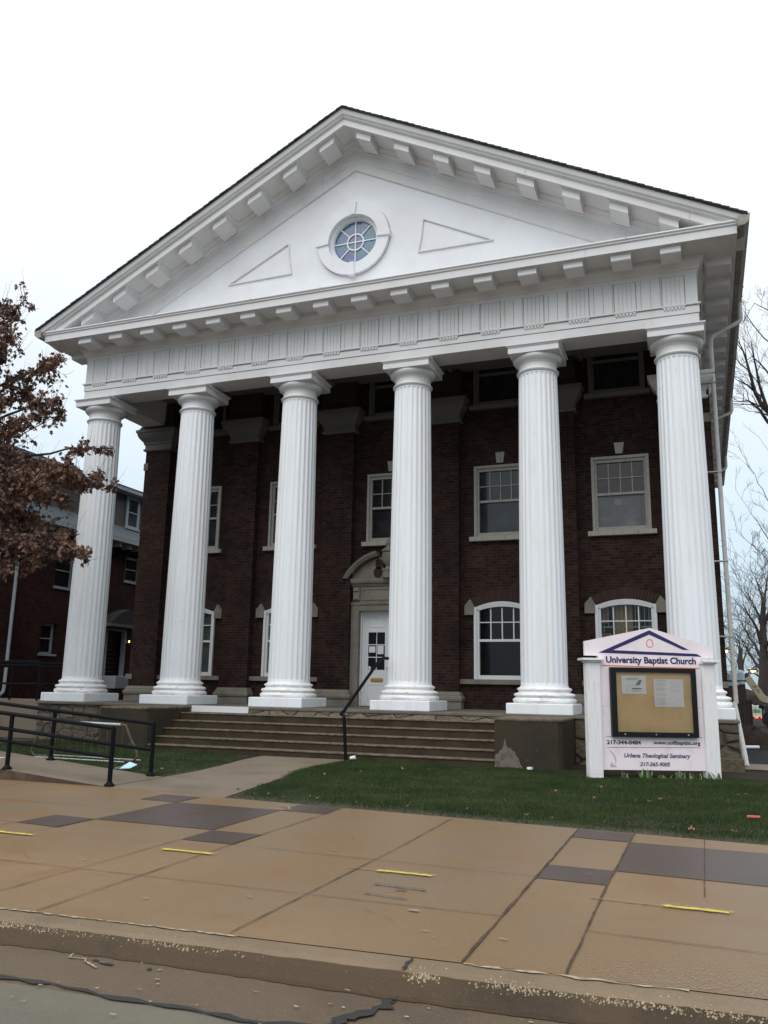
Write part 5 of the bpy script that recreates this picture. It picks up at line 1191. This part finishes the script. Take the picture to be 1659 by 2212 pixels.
# main boughs that carry the leaves seen against sky, column and house (ends in metres, worked out from the photograph)
T_ = [((60, 640), -4.6, 7.4, .5), ((30, 720), -5.0, 7.2, .6), ((110, 790), -4.3, 7.0, .55), ((140, 775), -4.8, 6.8, .3), ((60, 850), -4.0, 6.4, .6), ((130, 900), -4.5, 6.2, .4), ((145, 860), -4.9, 6.3, .3), ((50, 920), -4.8, 6.0, .6),
      ((245, 968), -4.3, 5.6, .25), ((215, 1030), -4.4, 5.4, .3), ((235, 1050), -4.0, 5.3, .2), ((150, 1010), -4.6, 5.2, .5), ((150, 1080), -4.1, 5.0, .5), ((100, 1050), -5.0, 5.0, .6), ((60, 1020), -4.4, 5.2, .7),
      ((185, 1195), -4.4, 4.6, .28), ((165, 1185), -4.8, 4.6, .3), ((130, 1160), -4.2, 4.5, .5), ((90, 1180), -4.9, 4.4, .6), ((60, 1220), -4.3, 4.2, .5), ((30, 1160), -4.0, 4.4, .7), ((20, 1230), -4.8, 4.2, .4), ((95, 1130), -3.8, 4.8, .6), ((20, 1090), -4.8, 4.8, .7), ((0, 980), -4.0, 5.2, .7), ((0, 780), -4.6, 6.6, .7), ((10, 660), -4.2, 7.2, .5), ((0, 880), -5.0, 6, .6)]
for (uv, Y, z0, spr) in T_:
    tgt = ray_pt(uv[0], uv[1], Y); st = TP+Vector((0, 0, min(z0+.1, tgt.z-.2)-G)); dv = tgt-st; L = dv.length
    pts = []; 
    for i in range(9):
        t_ = i/8; p = st.lerp(tgt, t_)+Vector((0, 0, .25*math.sin(t_*PI)))+vnoise()*.05*(0 < i < 8); pts.append(p)
    bb.tube(pts, [.05*(1-.85*i/8) for i in range(9)], 6)
    # twigs along the last part
    nt_ = int((38 if uv[1] > 985 else 25)*spr/.5)+4
    for k in range(nt_):
        t_ = random.uniform(.52 if spr > .35 else .72, 1.0); i = min(7, int(t_*8)); q_ = pts[i].lerp(pts[i+1], t_*8-i if t_ < 1 else 1)
        dd = (dv.normalized()*.5+vnoise()+Vector((0, 0, .15))).normalized(); Lt = random.uniform(.15, .9)*spr
        e1 = q_+dd*Lt*.6+vnoise()*.03; e2 = q_+dd*Lt+vnoise()*.06; bb.tube([q_, e1, e2], [.010, .006, .003], 4)
        for j in range(random.randint(7, 15)):
            tt = random.uniform(.3, 1.02); base = (q_.lerp(e1, tt*1.6) if tt < .6 else e1.lerp(e2, (tt-.6)/.4)); add_leaf(lb, base+vnoise()*.07, random.uniform(.085, .15))
        if random.random() < .45: bb.tube([e2, e2+dd*.14+Vector((0, 0, .10)), e2+dd*.26+Vector((0, 0, .24))], [.004, .003, .002], 3)
# the rest of the crown, outside the frame
for k in range(26):
    a = random.uniform(PI*.45, PI*1.75); el = random.uniform(-.05, .9); z0 = random.uniform(3.6, 9.5)
    limb(bb, TP+Vector((0, 0, z0)), Vector((math.cos(a), math.sin(a), el)), random.uniform(1.6, 2.6)*(1.1-z0/16), .05, 0, 2, .7, tips)
for pts, dd in tips:
    for j in range(14): q_ = random.choice(pts); add_leaf(lb, q_+vnoise()*.15, random.uniform(.10, .16))
bb.build('branches', 'bark', oak); lb.build('leaves', 'dead_leaf', oak)

def bough_tree(label, seed, Y, trunk_u, top_v, trunk_r, boughs, m_='bark', tw=(.5, 3, 3), dens=1.0, dy=1.2):
    '''bare tree: a trunk and boughs given as polylines (worked out from the photograph), twigs grown on them'''
    random.seed(seed); p0 = ray_pt(trunk_u, 1530, Y); base = Vector((p0.x, Y, G)); top = ray_pt(trunk_u, top_v, Y)
    t = empty('bare_tree', base, label=label, cat='tree', group='bare trees beyond the church')
    b = MB(); n = 8; tp = [base.lerp(Vector((top.x, Y, top.z)), i/n)+vnoise()*.05*(0 < i < n) for i in range(n+1)]
    b.tube(tp, [trunk_r*(1-.08*i) for i in range(n+1)], 10); b.build('trunk', m_, t)
    b = MB(); tips = []
    for pl, r0 in boughs:
        off = random.uniform(-dy, dy); pts = [ray_pt(u, v, Y+off*k/(len(pl)-1)) for k, (u, v) in enumerate(pl)]
        fine = []
        for a, c in zip(pts[:-1], pts[1:]):
            L = (c-a).length; m = max(2, int(L/.35))
            for q_ in range(m): fine.append(a.lerp(c, q_/m)+vnoise()*min(.05, L*.03)*(q_ > 0))
        fine.append(pts[-1]); m = len(fine)
        b.tube(fine, [max(.006, r0*(1-.9*k/(m-1))) for k in range(m)], 6)
        dd = (pts[-1]-pts[0]).normalized()
        for k in range(m):
            if k < m*.15: continue
            if random.random() < .75*dens:
                side = (vnoise()); d = (dd*.8+(side-dd*side.dot(dd)).normalized()*random.uniform(.5, 1.0)+Vector((0, 0, .35))).normalized()
                limb(b, fine[k], d, tw[0]*random.uniform(.6, 1.5), max(.008, r0*.35*(1-.7*k/m)), 0, tw[1]-1, .6, tips, -0.02, 5, (2, tw[2]), .13, .0045 if Y < 30 else .010)
    b.build('crown', m_, t); return t
bough_tree('large bare tree whose thick dark limbs reach in from the right edge', 3, 10, 1800, 700, .34,
    [([(1800,1060),(1720,960),(1659,912),(1640,884),(1618,866),(1592,868)], .11), ([(1790,1000),(1700,935),(1655,885),(1632,850),(1618,800),(1606,760),(1598,742)], .12),
     ([(1660,890),(1640,830),(1630,780),(1622,730)], .06), ([(1780,940),(1700,860),(1655,800),(1625,770),(1600,790)], .06), ([(1780,880),(1700,780),(1650,730),(1612,680),(1603,700)], .045),
     ([(1790,850),(1710,720),(1659,670),(1630,655),(1610,690)], .04), ([(1640,856),(1615,832),(1590,820)], .05), ([(1800,900),(1900,700),(1980,560)], .12), ([(1800,850),(1850,640),(1860,480)], .12), ([(1800,1000),(1920,860),(2030,790)], .12), ([(1790,820),(1740,620),(1700,480)], .10)], 'bark', (.46, 4, 3), 1.0)
bough_tree('slender pale bare tree with upswept twigs at the right edge', 13, 22, 1760, 1100, .20,
    [([(1760,1300),(1700,1150),(1655,1075),(1620,1010),(1594,962)], .045), ([(1760,1330),(1700,1220),(1650,1150),(1615,1095),(1590,1060)], .045), ([(1760,1340),(1700,1260),(1650,1200),(1610,1165),(1592,1150)], .04),
     ([(1760,1250),(1710,1080),(1680,1000),(1640,945)], .045), ([(1760,1360),(1700,1300),(1655,1250),(1612,1230)], .04), ([(1750,1200),(1700,1040),(1660,960)], .04), ([(1760,1150),(1800,950),(1830,850)], .06), ([(1760,1250),(1850,1100),(1900,1000)], .06)], 'bark_light', (.62, 3, 3), .8)
bough_tree('dark bare tree with a straight trunk behind the boom lift', 5, 46, 1649, 1300, .42,
    [([(1648,1450),(1630,1430),(1612,1400),(1590,1380)], .14), ([(1648,1430),(1632,1395),(1615,1370),(1598,1340)], .13), ([(1648,1400),(1636,1360),(1618,1330),(1600,1300)], .13), ([(1649,1370),(1640,1330),(1625,1300),(1610,1275)], .12),
     ([(1649,1330),(1646,1290),(1636,1260),(1630,1235)], .12), ([(1649,1310),(1655,1270),(1660,1225)], .12), ([(1650,1350),(1670,1300),(1690,1240)], .13), ([(1650,1400),(1690,1350),(1720,1300)], .13), ([(1650,1430),(1690,1400),(1740,1370)], .13), ([(1648,1465),(1630,1455),(1605,1440)], .09), ([(1649,1440),(1665,1400),(1680,1350)], .10)], 'bark', (1.5, 4, 3), 1.0, 4)
bough_tree('distant bare tree at the far end of the side street', 17, 75, 1600, 1400, .5,
    [([(1600,1480),(1590,1450),(1582,1420)], .16), ([(1600,1460),(1608,1420),(1618,1390)], .16), ([(1600,1440),(1598,1400),(1592,1370)], .16), ([(1600,1480),(1620,1450),(1640,1430)], .14)], 'bark', (2.2, 4, 3), 1.0, 3)
bough_tree('farthest bare tree closing the view, low behind the straight trunked tree', 19, 85, 1668, 1400, .5,
    [([(1668,1480),(1650,1450),(1636,1420)], .16), ([(1668,1460),(1660,1420),(1650,1390)], .16), ([(1668,1440),(1672,1400),(1670,1370)], .16), ([(1668,1480),(1690,1450),(1710,1430)], .14)], 'bark', (2.4, 4, 3), 1.0, 3)

# ================================================================== BACKGROUND RIGHT
# side path, dug up ground
b = MB(); b.add([(15.80, -.1, G+.004), (30, -1.6, G+.004), (30, -.2, G+.004), (15.86, 1.4, G+.004)], [(0, 1, 2, 3)]); tag(b.build('path', 'path_concrete', origin=(20, -1, G)), kind='structure')
b = MB(); b.add([(15.9, 1.45, G+.002), (30, -.1, G+.002), (30, 6.2, G+.002), (15.9, 6.2, G+.002)], [(0, 1, 2, 3)]); tag(b.build('ground', 'wet_mud', origin=(20, 4, G)), kind='structure')
b = MB(); b.add([(16.6, 13.6, G+.004), (19, 12.2, G+.004), (60, 11, G+.004), (60, 19, G+.004), (16.6, 17.2, G+.004)], [(0, 1, 2, 3, 4)]); tag(b.build('road', 'road_concrete', origin=(24, 15, G)), kind='structure')
b = MB()
b.tube([(15.98, 6.3, G+.06), (16.4, 6.62, G+.06)], .04, 8); tag(b.build('white_pipe', 'litter_white'), 'white plastic pipe lying on the dug up ground', 'pipe')
#TIMBER
# dark timber shelter beyond the corner
def on_y(u, v, Y): p = ray_pt(u, v, Y); return p.x, p.z
ax, az = on_y(1592, 1473, 9.0); bx2, _ = on_y(1609.6, 1473, 9.0); cx2, cz2 = on_y(1624, 1512, 9.0)
b = MB(); b.box(15.6, bx2, 9.0, 10.5, G, az); b.box(bx2+.001, cx2, 9.02, 10.6, G, cz2); b.box(15.55, bx2+.03, 8.97, 10.55, az, az+.05)
for k in range(9): b.box(15.62+k*.11, 15.63+k*.11, 8.985, 8.999, G, cz2-.02)
b.box(bx2, cx2+.02, 9.0, 9.02, cz2-.08, cz2+.01)
o = b.build('shelter', 'brown_timber', bevel=.01); tag(o, 'dark brown timber shelter with flat top beyond the church corner', 'shelter')
b = MB(); random.seed(4); pts = []
for i in range(8):
    for j in range(4): pts.append((15.62+i*(bx2-15.62)/7, 9.0+j*.4, az+.06+.36*(1-abs(j-1.5)/3)+random.uniform(-.05, .05)))
b.add(pts, [(i*4+j, (i+1)*4+j, (i+1)*4+j+1, i*4+j+1) for i in range(7) for j in range(3)])
b.add([(15.62+i*(bx2-15.62)/7, 8.96, az-.10+random.uniform(-.06, .05)) for i in range(8)]+[pts[i*4] for i in range(8)], [(i, i+1, 9+i, 8+i) for i in range(7)])
tag(b.build('tarpaulin', 'tarp'), 'grey blue tarpaulin draped over the top of the timber shelter', 'tarpaulin')
b = MB(); vs = []; nx, ny = 20, 12
for i in range(nx+1):
    for j in range(ny+1):
        u, v = i/nx*2-1, j/ny*2-1; h = max(0, 1-(u*u+v*v))**.8*.55*(1+random.uniform(-.15, .15)); vs.append((16.1+u*1.0, 7.9+v*1.0, G-.01+h))
b.add(vs, [(i*(ny+1)+j, (i+1)*(ny+1)+j, (i+1)*(ny+1)+j+1, i*(ny+1)+j+1) for i in range(nx) for j in range(ny)], True)
tag(b.build('soil_heap', 'soil'), 'heap of dark soil in front of the timber shelter', 'soil heap')
# boom lift
def obox(b, p, q_, w_, h_):
    p, q_ = Vector(p), Vector(q_); d = (q_-p).normalized(); s_ = d.cross(Vector((0, 1, 0))).normalized(); t_ = Vector((0, 1, 0))
    vs = [c+s_*(i*h_/2)+t_*(j*w_/2) for c in (p, q_) for i, j in ((-1, -1), (1, -1), (1, 1), (-1, 1))]
    b.add(vs, [(0, 1, 2, 3), (7, 6, 5, 4), (0, 4, 5, 1), (1, 5, 6, 2), (2, 6, 7, 3), (3, 7, 4, 0)])
YB = 24.0
pA, pB = ray_pt(1614, 1463, YB), ray_pt(1649, 1511, YB)
bl = empty('boom_lift', (pB.x+1, YB, G), label='cream coloured boom lift with its arm angled down to the right', cat='boom lift')
b = MB(); obox(b, pA, pB, .30, .30); arm = b.build('boom_arm', 'cream_boom', bl, bevel=.02)
dv = (pB-pA).normalized()
le = textmesh('lettering', 'JLG', 0, .36, 0, .13, 'letter_black', None, 0)
le.parent = arm; ang = math.atan2(dv.z, dv.x); le.rotation_euler = (0, -ang, 0); le.location = (pA.lerp(pB, .34)-Vector((0, .156, 0))+Vector((0, 0, -.05)))-wloc(arm)
b = MB(); obox(b, pA+Vector((-.10, .1, .14)), pA+Vector((.02, .1, .0)), .2, .22); b.build('knuckle', 'dark_steel', bl)
b = MB(); obox(b, pB-dv*.05, pB+Vector((.35, .1, -.05)), .3, .28); b.build('knuckle', 'cream_boom', bl)
gB = pB+Vector((.3, .1, -.2)); b = MB(); obox(b, gB, Vector((gB.x+.35, gB.y, G+.9)), .3, .25); obox(b, gB+Vector((-.5, .1, -.1)), Vector((gB.x+.1, gB.y, G+.7)), .15, .16); b.box(gB.x-.3, gB.x+1.6, gB.y-.7, gB.y+.9, G+.4, G+.95); b.build('chassis', 'dark_steel', bl)
for dx in (-.1, 1.3):
    b = MB(); b.prism([(gB.x+dx+.36*math.cos(a), G+.36+.36*math.sin(a)) for a in np.linspace(0, 2*PI, 17)[:-1]], gB.y-.95, gB.y-.71); b.build('wheel', 'rubber', bl)
# truck seen from behind
YK = 40.0
c1, c2 = ray_pt(1624.5, 1524, YK), ray_pt(1646, 1549.5, YK)
X0, X1, Z1, Z0 = c1.x, c2.x, c1.z, c2.z
tk = empty('box_truck', ((X0+X1)/2, YK+3, G), label='white box truck with a green stripe and red tail lights, far down the side street', cat='truck')
b = MB(); b.box(X0, X1, YK, YK+5, Z0, Z1); cg = b.build('cargo_box', 'truck_white', tk, bevel=.03)
b = MB(); b.box(X0+.04, X1-.06, YK-.015, YK-.001, Z0+(Z1-Z0)*.38, Z0+(Z1-Z0)*.68); b.build('green_stripe', 'truck_green', cg)
b = MB(); b.box(X0+.1, X1-.1, YK+.2, YK+7, G+.35, Z0-.001); b.box(X0+.05, X1-.05, YK+5.2, YK+7, G+.5, Z1-.1); b.build('chassis', 'dark_steel', tk)
for x in (X1-.30, X1+.05):
    b = MB(); b.box(x-.10, x+.08, YK-.07, YK, Z0-.12, Z0-.0); b.build('tail_light', 'tail_light', tk)
for x in (X0+.1, X1-.35):
    for y in (YK+1, YK+6): b = MB(); b.prism([(y+.4*math.cos(a), G+.4+.4*math.sin(a)) for a in np.linspace(0, 2*PI, 17)[:-1]], x, x+.25, 'x'); b.build('wheel', 'rubber', tk)
# lit street lamps
def street_lamp(u, v, Y, label, k=1.0):
    p = ray_pt(u, v, Y); r0 = empty('street_lamp', (p.x+.8, Y, G), label=label, cat='street lamp', group='lit street lamps down the side street')
    b = MB(); b.tube([(p.x+.8, Y, G), (p.x+.8, Y, p.z+.3), (p.x+.5, Y, p.z+.45), (p.x, Y, p.z+.18)], [.08, .06, .04, .03], 8); b.build('pole', 'dark_steel', r0)
    b = MB(); b.box(p.x-.35*k, p.x+.25*k, Y-.15, Y+.15, p.z+.08, p.z+.18); b.build('head', 'dark_steel', r0)
    b = MB(); b.lathe([(.05*k, p.z-.09), (.13*k, p.z), (.17*k, p.z+.07)], p.x-.05, Y, 12); b.build('lens', 'lamp_glow', r0)
street_lamp(1568.6, 1407, 42, 'lit orange street lamp just left of the long downspout')
street_lamp(1627.6, 1450.7, 62, 'lit yellow street lamp above the boom arm', 1.5)
street_lamp(1618.5, 1502, 90, 'lit orange street lamp lowest and farthest, left of its neighbour', 1.6)
street_lamp(1624, 1503, 96, 'lit orange street lamp close beside the lowest one, on its right', 1.6)
# far dark house and hedge closing the street
fh = empty('far_house', (34, 92, G), label='dark gabled house at the end of the side street', cat='house')
b = MB(); b.prism([(22, G), (46, G), (46, 4.5), (34, 9.0), (22, 4.5)], 88, 96); b.build('wall', 'far_house', fh)
b = MB(); b.prism([(21.5, 4.4), (34, 9.2), (46.5, 4.4), (46.5, 4.6), (34, 9.45), (21.5, 4.6)][::-1], 87.6, 96.4); b.build('roof', 'shingle', fh)
b = MB(); random.seed(5)
vs = []; nx = 60
for i in range(nx+1):
    for j in range(9):
        x = 17+i*1.0; z = [0, .6, 1.2, 1.7, 2.0, 1.7, 1.2, .6, 0][j]*(1+random.uniform(-.2, .25)); y = 80+[-1, -1.1, -1, -.7, 0, .7, 1, 1.1, 1][j]*(1+random.uniform(-.2, .2)); vs.append((x+random.uniform(-.3, .3), y, G+z))
b.add(vs, [(i*9+j, (i+1)*9+j, (i+1)*9+j+1, i*9+j+1) for i in range(nx) for j in range(8)])
tag(b.build('hedge', 'brown_timber'), 'dark clipped hedge across the end of the side street', 'hedge')
